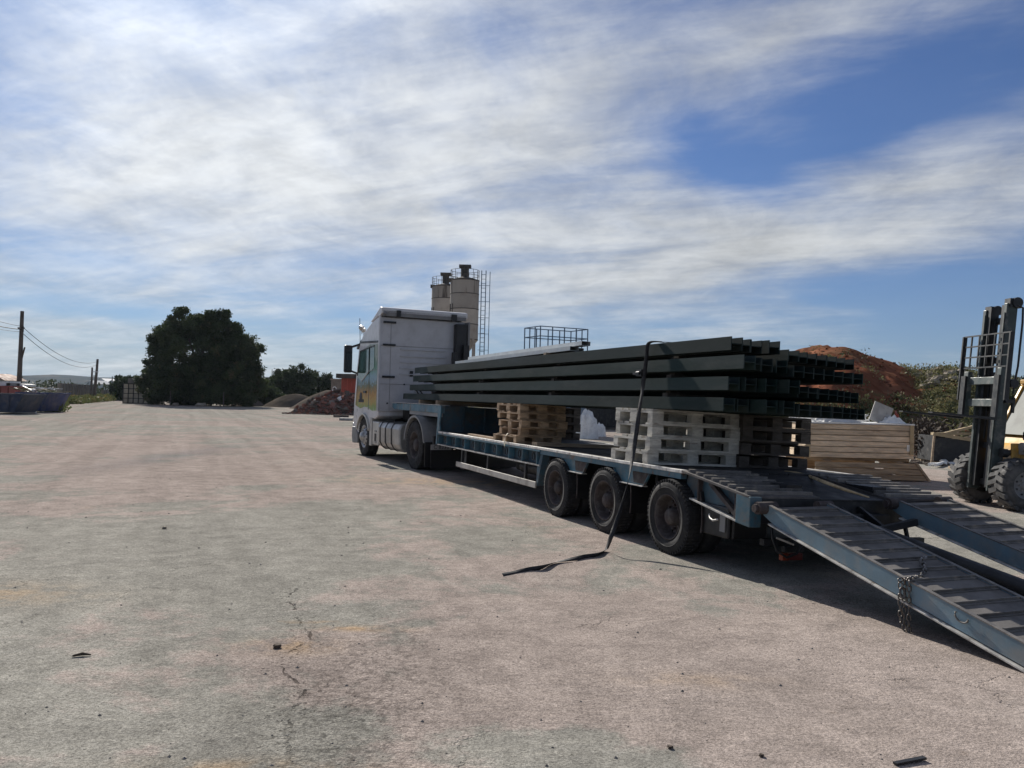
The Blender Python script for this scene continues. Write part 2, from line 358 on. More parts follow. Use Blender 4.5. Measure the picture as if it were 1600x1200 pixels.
M_['grass'] = foliage('dry_grass', (.16, .15, .06), (.10, .13, .045), (.34, .22, .09), .15, .2)

# cab door livery: a printed landscape fading from sky blue to ochre fields and green
def livery():
    mt = bpy.data.materials.new('door_livery_print'); mt.use_nodes = True; b = mt.node_tree.nodes['Principled BSDF']; t = NT(mt.node_tree)
    co = t.n('ShaderNodeTexCoord').outputs['Object']; x, y, z = t.xyz(co)
    n = t.noise(t.vec(x, t.m('MULTIPLY', y, 2.2), t.m('MULTIPLY', z, 1.4)), 3.6, 7, .72, 1.4)
    zz = t.m('ADD', z, t.m('MULTIPLY', t.m('SUBTRACT', n, .5), .95))
    r = t.n('ShaderNodeValToRGB'); t.put(r.inputs[0], t.ramp(zz, 1.05, 2.55, 0, 1, False))
    cr = r.color_ramp; cr.elements[0].position = 0; cr.elements[0].color = (.60, .64, .55, 1); cr.elements[1].position = 1; cr.elements[1].color = (.30, .36, .30, 1)
    for p, c in ((.12, (.16, .30, .06, 1)), (.24, (.42, .29, .06, 1)), (.38, (.40, .19, .03, 1)), (.50, (.10, .13, .05, 1)), (.62, (.22, .36, .48, 1)), (.78, (.14, .32, .22, 1)), (.9, (.06, .18, .11, 1))):
        e = cr.elements.new(p); e.color = c
    st = t.ramp(t.noise(t.vec(x, t.m('MULTIPLY', y, 9.), t.m('MULTIPLY', z, .7)), 2.4, 3), .5, .7, 0, .5)
    c = t.mix(st, r.outputs[0], (.42, .45, .42))
    mt.node_tree.links.new(c, b.inputs['Base Color']); b.inputs['Roughness'].default_value = .45; b.inputs['Specular IOR Level'].default_value = .3
    return mt
M_['livery'] = livery()

# asphalt of the yard -------------------------------------------------------
def asphalt():
    mt = bpy.data.materials.new('worn_yard_asphalt'); mt.use_nodes = True; b = mt.node_tree.nodes['Principled BSDF']; t = NT(mt.node_tree)
    L = mt.node_tree.links
    co = t.n('ShaderNodeTexCoord').outputs['Object']; x, y, z = t.xyz(co)
    grey, pink, ochre = (.290, .277, .243), (.330, .280, .248), (.36, .255, .155)
    big = t.noise(co, .16, 3, .5, .6); mid = t.noise(co, .62, 7, .62, .5); sm = t.noise(co, 3.6, 7, .68)
    # pink share grows to the right foreground and on the left mid distance
    fld = t.m('ADD', t.m('MULTIPLY', big, .75), t.m('MULTIPLY', mid, .60))
    fld = t.m('ADD', fld, t.m('MULTIPLY', sm, .22))
    def blob(cx, cy, sx, sy, w):
        p = t.m('DIVIDE', t.m('SUBTRACT', x, cx), sx); q = t.m('DIVIDE', t.m('SUBTRACT', y, cy), sy)
        return t.m('MULTIPLY', t.m('EXPONENT', t.m('MULTIPLY', t.m('ADD', t.m('MULTIPLY', p, p), t.m('MULTIPLY', q, q)), -1.)), w)
    for a in ((.9, 4.6, 1.9, 1.5, .17), (2.8, 4.2, 1.6, .9, .10), (-5.5, 14, 2.4, 5, .16), (-2.2, 3.1, 1.4, .5, .10), (-2.6, 9.5, 1.2, 2.5, -.16), (.35, 3.5, .5, .5, -.2), (-1.1, 3.6, .7, .8, -.10),
              (-4.2, 8.2, 1.4, 1.6, -.08), (1.0, 6.4, 1.1, .35, .05), (-.3, 15.5, 2.0, 2.5, .10), (-9, 26, 4, 8, .1)):
        fld = t.m('ADD', fld, blob(*a))
    fld = t.m('ADD', fld, t.m('MULTIPLY', t.noise(co, 11, 5, .7), .10)); pk = t.ramp(fld, .815, .895)
    c = t.mix(pk, grey, pink)
    oc = t.ramp(t.m('ADD', t.noise(co, .8, 6, .65, .4), blob(-1.25, 5.6, .55, .16, .24)), .66, .78, 0, .75)
    for a in ((-4.3, 6.1, .9, .35, .8), (-1.35, 5.05, .28, .16, .75), (-1.0, 3.38, .45, .09, .8), (-.6, 15.0, 2.2, .7, .65), (1.1, 4.6, .4, .12, .35), (-1.0, 5.45, .3, .07, .8)):
        oc = t.m('MAXIMUM', oc, t.m('MULTIPLY', blob(*a), t.ramp(sm, .38, .6)))
    c = t.mix(oc, c, ochre)
    # old oil stain
    stn = t.m('MULTIPLY', blob(-8.1, 19.5, .6, 4.2, 1.0), t.ramp(sm, .35, .65, .1, .6))
    c = t.mix(stn, c, (.14, .145, .155))
    # pale dry film
    c = t.mix(t.ramp(t.noise(t.vec(x, t.m('MULTIPLY', y, .5)), .35, 5, .6, .3), .55, .75, 0, .45), c, (.38, .365, .325))
    # broad value drift and stone speckle
    v = t.m('MULTIPLY', t.ramp(mid, .25, .75, .88, 1.10), t.ramp(sm, .28, .72, .80, 1.16))
    s25 = t.noise(co, 24, 5, .7); v = t.m('MULTIPLY', v, t.ramp(s25, .3, .7, .80, 1.18)); sp = t.noise(co, 70, 3, .7); sp2 = t.noise(co, 210, 2, .6)
    rough = t.m('ADD', t.ramp(mid, .42, .62, .15, .9), blob(-.75, 4.2, .45, 1.5, 1.4))
    k = t.m('MULTIPLY', t.ramp(sp, .34, .62, .68, 1.22), t.ramp(sp2, .32, .64, .72, 1.24))
    v = t.m('MULTIPLY', v, k)
    trk = t.noise(t.vec(t.m('ADD', x, t.m('MULTIPLY', y, .41)), t.m('MULTIPLY', y, .045)), 1.3, 6, .62, .3)
    v = t.m('MULTIPLY', v, t.ramp(trk, .36, .62, .91, 1.06))
    # scattered dark chips
    vo = t.n('ShaderNodeTexVoronoi', feature='F1'); t.put(vo.inputs['Vector'], co); vo.inputs['Scale'].default_value = 26
    chip = t.m('MULTIPLY', t.ramp(vo.outputs['Distance'], .10, .17, 1, 0), t.ramp(vo.outputs['Color'], .60, .66))
    v = t.m('MULTIPLY', v, t.m('SUBTRACT', 1., t.m('MULTIPLY', chip, .55)))
    zone = t.m('MULTIPLY', blob(-.72, 4.2, .5, 1.6, 1.), t.ramp(t.noise(co, 16, 5, .72), .47, .60)); v = t.m('MULTIPLY', v, t.m('SUBTRACT', 1., t.m('MULTIPLY', zone, .42)))
    # main crack, running away from the camera, plus a net of fine ones
    wob = t.m('ADD', t.m('MULTIPLY', t.m('SUBTRACT', t.noise(t.vec(0., y), .9, 3, .5), .5), .7), t.m('MULTIPLY', t.m('SUBTRACT', t.noise(co, 14, 4, .6), .5), .07))
    xl = t.m('ADD', t.m('ADD', t.m('MULTIPLY', t.m('SUBTRACT', y, 3.2), -.235), -.86), wob)
    dd = t.m('ABSOLUTE', t.m('SUBTRACT', x, xl))
    gate = t.m('MULTIPLY', t.ramp(y, 7.2, 6.2), t.ramp(y, 3.0, 4.1))
    wd = t.m('ADD', .006, t.m('MULTIPLY', t.ramp(sm, .45, .75), .028))
    cr = t.m('MULTIPLY', t.ramp(t.m('DIVIDE', dd, wd), .55, 1.25, 1, 0), gate)
    cr = t.m('MULTIPLY', cr, t.ramp(t.noise(co, 5, 5, .7), .46, .56))
    pit = t.m('MULTIPLY', t.m('MULTIPLY', t.ramp(t.noise(co, 30, 4, .7), .56, .66), t.ramp(dd, .0, .28, 1, 0)), t.m('MULTIPLY', gate, .8)); cr = t.m('MAXIMUM', cr, pit)
    vc = t.n('ShaderNodeTexVoronoi', feature='DISTANCE_TO_EDGE'); wv = t.n('ShaderNodeVectorMath', operation='ADD'); t.put(wv.inputs[0], co)
    sc2 = t.n('ShaderNodeVectorMath', operation='SCALE'); t.put(sc2.inputs[0], t.noise(co, 2.2, 5, .7, 0, 1)); sc2.inputs['Scale'].default_value = .7; t.put(wv.inputs[1], sc2.outputs[0])
    t.put(vc.inputs['Vector'], wv.outputs[0]); vc.inputs['Scale'].default_value = .55
    fc = t.m('MULTIPLY', t.ramp(vc.outputs['Distance'], .0, .008, 1, 0), t.ramp(t.noise(co, .5, 4), .52, .62))
    fc = t.m('MULTIPLY', fc, .55)
    crk = t.m('MAXIMUM', cr, fc)
    v = t.m('MULTIPLY', v, t.m('SUBTRACT', 1., t.m('MULTIPLY', crk, .62)))
    hs = t.n('ShaderNodeHueSaturation'); t.put(hs.inputs['Color'], c); t.put(hs.inputs['Value'], v)
    L.new(hs.outputs[0], b.inputs['Base Color']); b.inputs['Roughness'].default_value = .97; b.inputs['Specular IOR Level'].default_value = 0.
    h = t.m('ADD', t.m('MULTIPLY', t.m('MULTIPLY', t.noise(co, 95, 3, .65), t.m('ADD', .55, rough)), .0050), t.m('MULTIPLY', mid, .03))
    h = t.m('ADD', h, t.m('MULTIPLY', t.m('MULTIPLY', t.noise(co, 22, 5, .7), rough), .012))
    h = t.m('SUBTRACT', h, t.m('MULTIPLY', crk, .015))
    bp = t.n('ShaderNodeBump'); bp.inputs['Distance'].default_value = 1; bp.inputs['Strength'].default_value = .75; t.put(bp.inputs['Height'], h)
    L.new(bp.outputs[0], b.inputs['Normal'])
    return mt
M_['asphalt'] = asphalt()
M_['land'] = pmat('far_land', (.10, .095, .065), .95, 0, .25, .02, (.05, .06, .03), (.45, .6), .012, .05, 2, spec=0.)
M_['hill'] = pmat('far_hill', (.045, .058, .055), .95, 0, .2, .004, (.10, .095, .08), (.52, .62), .006, spec=0.)

# ================================================================== THE SETTING
def grid_mesh(xs, ys, hf):
    mb = MB(); nx, ny = len(xs), len(ys)
    mb.add([(x, y, hf(x, y)) for y in ys for x in xs], [(j*nx+i, j*nx+i+1, (j+1)*nx+i+1, (j+1)*nx+i) for j in range(ny-1) for i in range(nx-1)], True)
    return mb
def vnoise(x, y, s=0):
    """cheap smooth value noise"""
    xi, yi = math.floor(x), math.floor(y); fx, fy = x-xi, y-yi
    def h(i, j): return (sin(i*127.1+j*311.7+s*74.7)*43758.5453) % 1
    fx, fy = fx*fx*(3-2*fx), fy*fy*(3-2*fy)
    return (h(xi, yi)*(1-fx)+h(xi+1, yi)*fx)*(1-fy)+(h(xi, yi+1)*(1-fx)+h(xi+1, yi+1)*fx)*fy
def fbm(x, y, o=4, s=0): return sum(vnoise(x*2**k, y*2**k, s+k)/2**k for k in range(o))/2

YX0, YX1, YY0, YY1 = -62., 60., -30., 128.
structure('asphalt_yard', MB().add([(YX0, YY0, 0), (YX1, YY0, 0), (YX1, YY1, 0), (YX0, YY1, 0)], [(0, 1, 2, 3)]), M_['asphalt'])
B = 3200.
structure('ground', MB().add([(YX0, YY0, 0), (YX1, YY0, 0), (YX1, YY1, 0), (YX0, YY1, 0), (-B, -B, 0), (B, -B, 0), (B, B, 0), (-B, B, 0)],
          [(4, 5, 1, 0), (5, 6, 2, 1), (6, 7, 3, 2), (7, 4, 0, 3)]), M_['land'])

# far hills: a ridge line 1.6 to 2.4 km away
prof = [(-400, 596), (-200, 592), (0, 591), (40, 591), (60, 589), (80, 587.5), (105, 586), (125, 587.5), (150, 590), (200, 591), (300, 594), (400, 592), (430, 589), (460, 590), (520, 598), (700, 606), (900, 610), (1300, 622), (1700, 634), (2100, 645)]
def hillz(X, Y0=2000.):
    px = 800+FPX*X/Y0
    for (a, ya), (b, yb) in zip(prof, prof[1:]):
        if a <= px <= b: return at(px, ya+(yb-ya)*(px-a)/(b-a), Y0).z
    return 12
xs = [-2300+i*30 for i in range(160)]; ys = [1300+j*70 for j in range(22)]
def hh(x, y):
    t = max(0, min(1, (y-1300)/700)); s = t*t*(3-2*t)
    if y > 2000: s = 1+(y-2000)*-.0004
    return max(hillz(x)*s+(fbm(x/170, y/170)-.5)*7*s*(1 if y < 1980 else .3), -1) if y > 1305 else -1
structure('hills', grid_mesh(xs, ys, hh), M_['hill'])

# red earth mound and overgrown bank behind the load
crest = [(1100, 600), (1180, 585), (1240, 565), (1262, 552), (1280, 545), (1300, 541), (1322, 540), (1345, 548), (1375, 560), (1400, 570), (1425, 583), (1442, 589), (1455, 582), (1470, 576), (1495, 580), (1525, 586), (1560, 590), (1600, 596), (1700, 606), (1900, 618), (2100, 640)]
CY = 46.
cz = [(at(px, py, CY).x, at(px, py, CY).z) for px, py in crest]
def crestz(X):
    if X <= cz[0][0]: return cz[0][1]*max(0, 1-(cz[0][0]-X)/9)
    for (a, za), (b, zb) in zip(cz, cz[1:]):
        if a <= X <= b: return za+(zb-za)*(X-a)/(b-a)
    return max(0, cz[-1][1]-(X-cz[-1][0])*.3)
def mound(x, y):
    xe = x*CY/max(y, 20)**1.0 if y < CY else x
    f0 = 31.5+1.6*sin(x*.4)+(1.5 if x > 27 else 0)
    t = max(0, min(1, (y-f0)/(CY-f0))); s = t**.85 if t < 1 else 1
    s = s*s*(3-2*s)*.45+s*.55
    if y > CY: s = max(0, 1-((y-CY)/16)**2)
    z = crestz(xe)*s
    z -= max(0, .5-abs(fbm(x*.9+y*.12, y*.16, 3, 31)-.5)*7)*.5*min(1, t*2)*(1-.8*t if y < CY else .2)   # rain runnels
    k = min(1, t*3)*(.35 if abs(y-CY) < 2 else 1)
    return z+k*((fbm(x*.45, y*.45, 4, 3)-.47)*1.5+(fbm(x*1.9, y*1.9, 3, 9)-.47)*.42)-(.02 if s > 0 else .3)
xs = [9+i*.32 for i in range(150)]; ys = [30.5+j*.32 for j in range(100)]
def bank():
    mt = M_['earth'].copy(); mt.name = 'red_earth_and_grown_soil'; t = NT(mt.node_tree); b = mt.node_tree.nodes['Principled BSDF']
    src = b.inputs['Base Color'].links[0].from_socket
    co = t.n('ShaderNodeTexCoord').outputs['Object']; x, y, z = t.xyz(co); n = t.m('SUBTRACT', t.noise(co, .45, 6, .65), .5)
    a = t.ramp(t.m('ADD', t.m('SUBTRACT', x, t.m('MULTIPLY', y, .49)), t.m('MULTIPLY', n, 7.)), .3, 1.8)
    b_ = t.ramp(t.m('ADD', z, t.m('MULTIPLY', n, 3.)), 2.1, 1.4)
    g = t.mix(t.ramp(t.noise(co, 1.3, 6, .7), .35, .65), (.055, .06, .028), (.13, .115, .055))
    mt.node_tree.links.new(t.mix(t.m('MAXIMUM', a, b_), src, g), b.inputs['Base Color']); return mt
M_['bank'] = bank()
mo = structure('red_earth_mound', grid_mesh(xs, ys, mound), M_['bank'])

# leaf clumps: numpy cloud of small faces
def leaves(centers, per, size, spread, seed, up=0.0, flat=.55):
    rg = np.random.default_rng(seed); C = np.repeat(np.array(centers)[:, :3], per, axis=0)
    sp = np.repeat(np.array([c[3] if len(c) > 3 else spread for c in centers]), per)[:, None]
    P = C+np.clip(rg.normal(0, 1, C.shape), -1.7, 1.7)*sp*np.array([1, 1, .8])
    a = rg.normal(0, 1, P.shape); a[:, 2] += up; a /= np.linalg.norm(a, axis=1)[:, None]
    b = np.cross(a, rg.normal(0, 1, P.shape)); b /= np.linalg.norm(b, axis=1)[:, None]
    s = (size*rg.uniform(.55, 1.5, len(P)))[:, None]
    V = np.concatenate([P-b*s*flat*.5, P+b*s*flat*.5, P+a*s+b*s*.12, P+a*s*.9-b*s*.3], 1).reshape(-1, 3)
    N = len(P); F = np.arange(4*N).reshape(-1, 4)
    me = bpy.data.meshes.new('leaves'); me.vertices.add(4*N); me.vertices.foreach_set('co', V.ravel())
    me.loops.add(4*N); me.loops.foreach_set('vertex_index', F.ravel()); me.polygons.add(N)
    me.polygons.foreach_set('loop_start', np.arange(0, 4*N, 4)); me.polygons.foreach_set('loop_total', np.full(N, 4)); me.update(); me.validate()
    return me
def crown_centers(lobes, n, rnd):
    """boughs: each lobe carries many small rounded tufts near its surface, with gaps between them"""
    out = []; tot = sum(l[3]*l[4] for l in lobes)
    for (cx, cy, cz_, rx, rz) in lobes:
        nt = max(4, int(n*.13*rx*rz/tot))
        for _ in range(int(n*.30*rx*rz/tot)):
            e = Vector((rnd.gauss(0, 1), rnd.gauss(0, 1), rnd.gauss(0, 1))).normalized()*rnd.random()**.5*.86
            out.append((cx+e.x*rx, cy+e.y*rx*.9, max(.2, cz_+e.z*rz)))
        for _ in range(nt):
            d_ = Vector((rnd.gauss(0, 1), rnd.gauss(0, 1), rnd.gauss(0, 1))).normalized(); r = rnd.uniform(.84, 1.12)
            tx, ty, tz = cx+d_.x*rx*r, cy+d_.y*rx*r*.9, cz_+d_.z*rz*r; tr = min(rx, rz)*rnd.uniform(.12, .22)
            for _ in range(7):
                e = Vector((rnd.gauss(0, 1), rnd.gauss(0, 1), rnd.gauss(0, 1)+.3)).normalized()*tr*rnd.uniform(.3, 1.)
                out.append((tx+e.x, ty+e.y, max(.25, tz+e.z*.8)))
    return out
def tree(name, label, base, lobes, n, per, size, spread, mat, trunk_r, seed, cat='tree', group=None):
    """lobes relative to the base: (dx, dy, z, radius across, radius up)"""
    rnd = random.Random(seed)
    t = thing(name, label, cat, Matrix.Translation(base), group)
    cc = crown_centers(lobes, n, rnd)
    part('crown', leaves(cc, per, size, spread, seed), mat, t)
    mb = MB(); top = max(l[2] for l in lobes)
    main = [(0, 0, -.1), (.1, 0, top*.25), (-.05, .1, top*.55), (0, 0, top*.9)]
    mb.tube(main, [trunk_r*1.25, trunk_r, trunk_r*.7, trunk_r*.25], 8)
    for l in lobes:
        mb.tube([(0, 0, top*.22), (l[0]*.45, l[1]*.45, (top*.22+l[2])*.5), (l[0], l[1], l[2])], [trunk_r*.6, trunk_r*.35, trunk_r*.12], 6)
    part('trunk', mb, M_['bark'], t)
    return t

# scrub on the bank
rnd = random.Random(5)
pts, ptd = [], []
for _ in range(5200):
    x = rnd.uniform(12, 50); y = rnd.uniform(31.5, 49); z = mound(x, y)
    if z < .02: continue
    px = 800+FPX*x/y; pz = 623+FPX*(CH-z)/y+(px-800)*.0239
    line = 612+(px-1350)*.02+14*(fbm(px/22, 3, 3)-.5)               # lower edge of bare red earth
    bare = px < 1432+(pz-600)*.9+24*(fbm(pz/14, 1.3, 3)-.5) and pz < line+10
    if bare and rnd.random() > .035: continue
    (pts if fbm(px/16, pz/11, 3, 5) > .44 else ptd).append((x, y, z+rnd.uniform(-.05, .12), rnd.uniform(.12, .30)))
tag(part('scrub', leaves(pts, 40, .085, .3, 1, .6), M_['scrub']), 'dry green scrub growing over the earth bank', 'scrub', kind='stuff')
tag(part('scrub', leaves(ptd, 34, .085, .3, 2, .5), M_['scrubdark']), 'darker bushes growing among the dry scrub on the bank', 'scrub', kind='stuff')

def rock(mb, c, r, rnd, flat=.7):
    vs = []; n = 7
    for j, (h, k) in enumerate(((-.8, .55), (-.1, 1.), (.6, .75))):
        for i in range(n):
            a = 2*pi*i/n+j*.4; rr = r*k*rnd.uniform(.75, 1.15); vs.append((c[0]+rr*cos(a), c[1]+rr*sin(a), c[2]+r*h*flat+rnd.uniform(-.1, .1)*r))
    fs = [(j*n+i, j*n+(i+1) % n, (j+1)*n+(i+1) % n, (j+1)*n+i) for j in range(2) for i in range(n)]+[tuple(range(n))[::-1], tuple(range(2*n, 3*n))]
    mb.add(vs, fs)
# pale boulders on the bank
mb = MB(); rnd = random.Random(9)
for _ in range(150):
    px = rnd.gauss(1477, 22); y = rnd.uniform(41, 46.5); x = (px-800)/FPX*y; z = mound(x, y)
    if px > 1530: continue
    rock(mb, (x, y, z+.1), rnd.uniform(.1, .32), rnd)
tag(part('boulders', mb, M_['rockpale']), 'pale boulders heaped at the top of the green bank', 'boulders', kind='stuff')

mb = MB(); rnd = random.Random(19)
for _ in range(650):
    y = rnd.uniform(31.8, 46); x = rnd.uniform(12, 30); z = mound(x, y)
    if z > .05: rock(mb, (x, y, z+.02), rnd.uniform(.03, .14), rnd, .7)
tag(part('clods', mb, M_['earth']), 'clods and stones lying loose on the red earth mound', 'clods', kind='stuff')

# pebbles and grit lying on the asphalt
mb = MB(); rnd = random.Random(3)
for _ in range(850):
    y = 2.2+rnd.random()**2.2*22; x = rnd.uniform(-.75, .75)*y*.95
    r = rnd.choice((.003, .004, .005, .006, .008, .011))*(1 if y < 7 else 1.3)
    n = 5; vs = [(x+r*cos(i*1.2566)*rnd.uniform(.7, 1.2), y+r*sin(i*1.2566)*rnd.uniform(.7, 1.2), 0.0005) for i in range(n)]+[(x+r*.1, y, r*rnd.uniform(.5, .9))]
    mb.add(vs, [(i, (i+1) % n, n) for i in range(n)])
tag(part('loose_stones', mb, M_['pebble']), 'loose stones and grit scattered over the asphalt', 'grit', kind='stuff')

# ================================================================== WHEELS
def wheel_parts(r, w, rim_r, depth, mat_rim, dual=0., lugs=0, nh=10, hubr=.12, tread=True, convex=False):
    """meshes with the axle along x; x=0 is the outer face, +x goes inward"""
    s = r-rim_r
    ty = MB().lathe([(.03, rim_r-.01), (.012, rim_r+.012), (.004, rim_r+s*.35), (0, rim_r+s*.55), (.012, rim_r+s*.82), (.03, r-.006), (.045, r), (w-.045, r), (w-.03, r-.006), (w-.012, rim_r+s*.82), (w, rim_r+s*.5), (w-.02, rim_r)], n=56)
    ty.lathe([(.002, rim_r+s*.42), (-.004, rim_r+s*.45), (-.004, rim_r+s*.49), (.002, rim_r+s*.52)], n=56)
    if tread:
        n = 52
        for i in range(n):
            a = 2*pi*i/n; M = Matrix.Rotation(a, 4, 'X')
            for x0, x1 in ((.02, w*.31), (w*.345, w*.655), (w*.69, w-.02)):
                ty.box(x0, x1, -r*pi/n*.78, r*pi/n*.78, r-.004, r+.008, M)
        for i in range(52): # shoulder lugs
            ty.box(.012, .035, -.010, .010, r-.026, r+.006, Matrix.Rotation(2*pi*i/52+.03, 4, 'X'))
    if dual:
        ty.lathe([(dual, rim_r), (dual, rim_r+s*.6), (dual+.03, r), (dual+w-.03, r), (dual+w, rim_r+s*.6), (dual+w, rim_r)], n=40)
    rm = MB()
    if convex:
        rm.lathe([(.028, rim_r), (.012, rim_r+.004), (.018, rim_r-.015), (.06, rim_r-.03), (.055, rim_r*.78), (.0, rim_r*.62), (-.02, rim_r*.50), (-.02, rim_r*.42)], n=44)
    else:
        rm.lathe([(.028, rim_r), (.010, rim_r+.004), (.016, rim_r-.014), (.05, rim_r-.022), (depth*.75, rim_r-.045), (depth, rim_r*.80), (depth-.01, rim_r*.45), (depth-.01, .0)], n=44)
    hb = MB()
    if convex:
        hb.lathe([(-.02, rim_r*.42), (-.06, rim_r*.36), (-.085, rim_r*.25), (-.09, 0)], n=30); bx = -.045; br = rim_r*.54
    else:
        hb.lathe([(depth-.01, hubr*1.15), (depth*.35, hubr), (depth*.2, hubr*.8), (depth*.2, 0)], n=30); bx = depth-.04; br = hubr*1.45
    for i in range(nh):
        a = 2*pi*i/nh; hb.cyl((bx+.05, br*cos(a), br*sin(a)), (bx, br*cos(a), br*sin(a)), .013, n=6)
    hol = MB()
    for i in range(nh):   # hand holes of the disc
        a = 2*pi*(i+.5)/nh; q = rim_r*.70
        xx = depth-.012 if not convex else .022
        hol.cyl((xx+.03, q*cos(a), q*sin(a)), (xx-.002, q*cos(a), q*sin(a)), rim_r*.075, n=10)
    return ty, rm, hb, hol

def add_wheel(parent, meshes, loc, flip=False, M0=None, mats=('rubber', 'rim', 'rim'), spin=0):
    ty, rm, hb, hol = meshes
    M = (M0 or Matrix.Identity(4)) @ Matrix.Translation(loc) @ (Matrix.Rotation(pi, 4, 'Z') if flip else Matrix.Identity(4)) @ Matrix.Rotation(spin, 4, 'X')
    w = part('wheel', hb, M_[mats[2]], parent, M)
    part('tyre', ty, M_[mats[0]], w); part('rim', rm, M_[mats[1]], w); part('hand_holes', hol, M_['plastic'], w)
    return w
def meshes_of(t4, names=('hub', 'tyre', 'rim', 'hand_holes')): 
    ty, rm, hb, hol = t4
    return ty.mesh('tyre'), rm.mesh('rim'), hb.mesh('hub'), hol.mesh('hand_holes')

# ================================================================== LOW LOADER TRAILER
TR = thing('low_loader_trailer', 'long blue low loader trailer carrying dark steel beams, with its rear ramps lowered', 'trailer', M_T)
def tp(name, mb, mat, **k): return part(name, mb, M_[mat], TR, **k)
DZ = .885
UE, US, UF = -1.22, -.16, 8.36     # rear edge, start of the rear slope, front of the well
# load deck: timber floor boards between steel rims (boards run lengthways)
n = 9; bw = (2.5-.16)/n
for i in range(n):
    me = MB().box(0, bw-.012, US, UF-.02, DZ-.045, DZ-.004+random.uniform(-.003, .002))
    part('floor_board', me, M_['deck'], TR, loc=(.08+i*bw, 0, 0))
for x0 in (0.0, 2.42):
    tp('deck_rim', MB().box(x0, x0+.08, US, UF, DZ-.035, DZ), 'edge', bevel=.004)
tp('chassis_spine', MB().box(.62, .80, -1.0, UF, .50, DZ-.05).box(1.70, 1.88, -1.0, UF, .50, DZ-.05).box(.8, 1.7, 1.2, 1.3, .55, .8).box(.8, 1.7, 4.2, 4.3, .55, .8).box(.8, 1.7, 6.6, 6.7, .55, .8), 'black')
for x0 in (.115, 1.885):
    me = MB().box(0, .50, 0, .05, .68, DZ-.05).mesh('cross_member')
    for i in range(15): part('cross_member', me, M_['black'], TR, loc=(x0, .45+i*.56, 0))
# side girders of the well, an open channel with stiffener plates
for sgn, x0 in ((1, 0.), (-1, 2.5)):
    def bx(a, b, *r): return (min(x0+sgn*a, x0+sgn*b), max(x0+sgn*a, x0+sgn*b), *r)
    tp('side_girder', MB().box(*bx(.10, .112, 3.40, UF-.003, .64, DZ-.036)), 'bluedark')
    tp('girder_bottom_flange', MB().box(*bx(0, .13, 3.37, UF, .616, .634)), 'edge')
    tp('girder_top_flange', MB().box(*bx(-.004, .11, 3.37, UF+.004, DZ-.062, DZ-.038)), 'blue')
    nb = 10
    for i in range(nb):
        y = 3.47+i*(UF-3.52)/(nb-1)
        part('stiffener', MB().prism([(sgn*.004+x0, .637), (x0+sgn*.098, .637), (x0+sgn*.098, DZ-.064), (x0+sgn*.004, DZ-.064)], y, y+.016, 'y'), M_['blue'], TR)
        if i < nb-1 and sgn == 1:
            part('lashing_ring', MB().tube([(.06+.0, y+.25+.045*cos(a), .735+.055*sin(a)) for a in [2*pi*k/12 for k in range(12)]], .008, 5, True), M_['black'], TR)
    # deck edge beam over the wheels with its hanging gussets
    tp('wheel_arch_beam', MB().box(*bx(.01, .08, US+.02, 3.37, DZ-.095, DZ-.037)), 'blue')
    for ya, yb in ((2.68, 1.94), (1.27, .48)):
        tp('gusset', MB().prism([(yb, DZ-.097), (ya, DZ-.097), (ya-.15, .640), (yb+.11, .640)], x0+sgn*.035, x0+sgn*.05), 'blue')
        tp('gusset_rim', MB().bar((x0+sgn*.04, yb+.11, .635), (x0+sgn*.04, ya-.15, .635), .08, .010), 'edge')
        tp('gusset_side', MB().bar((x0+sgn*.03, ya-.002, DZ-.10), (x0+sgn*.03, ya-.152, .64), .03, .008), 'blue'); tp('gusset_side', MB().bar((x0+sgn*.03, yb, DZ-.10), (x0+sgn*.03, yb+.11, .64), .03, .008), 'blue')
        tp('gusset_tie', MB().prism([(yb+.03, DZ-.10), (yb+.36, DZ-.10), (yb+.33, .66), (yb+.12, .66)], x0+sgn*.026, x0+sgn*.034), 'rim')
    tp('arch_front_plate', MB().prism([(3.37, DZ-.10), (3.30, DZ-.10), (3.44, .33), (3.48, .33), (3.48, .60)], x0+sgn*.02, x0+sgn*.14), 'bluedark')
    # rear girder: sloping truss with a solid end block
    def sl(y): return DZ-.002+(y-US)*(DZ-.75)/(US-UE) if y < US else DZ-.002
    tp('rear_girder_web', MB().prism([(US+.02, DZ-.14), (US-.13, .60), (-1.04, .50), (-1.04, sl(-1.04)-.02), (US, DZ-.04)], x0+sgn*.085, x0+sgn*.095), 'bluedark')
    tp('rear_girder_rim', MB().bar((x0+sgn*.05, US-.15, .615), (x0+sgn*.05, -1.05, .50), .09, .014), 'edge')
    tp('rear_girder_brace', MB().bar((x0+sgn*.05, -.42, .60), (x0+sgn*.05, -.42, .82), .05, .02, (0, 1, 0)).bar((x0+sgn*.05, -.60, .80), (x0+sgn*.05, -1.0, .56), .05, .04).box(*bx(.02, .08, -1.03, -1.0, .51, .74)), 'rim')
    tp('end_block', MB().prism([(-1.05, .49), (-1.05, sl(-1.05)-.02), (UE-.03, .742), (UE-.03, .47)], min(x0, x0+sgn*.13), max(x0, x0+sgn*.13)), 'blue', bevel=.006)
    # side under-run rail
    sgd = tp('side_guard', MB().box(*bx(-.005, .02, 3.46, 7.10, .295, .385)), 'alurail', bevel=.004)
    for y in (3.9, 5.5, 6.85): part('guard_post', MB().box(*bx(.021, .06, y, y+.05, .30, .614)), M_['black'], sgd)
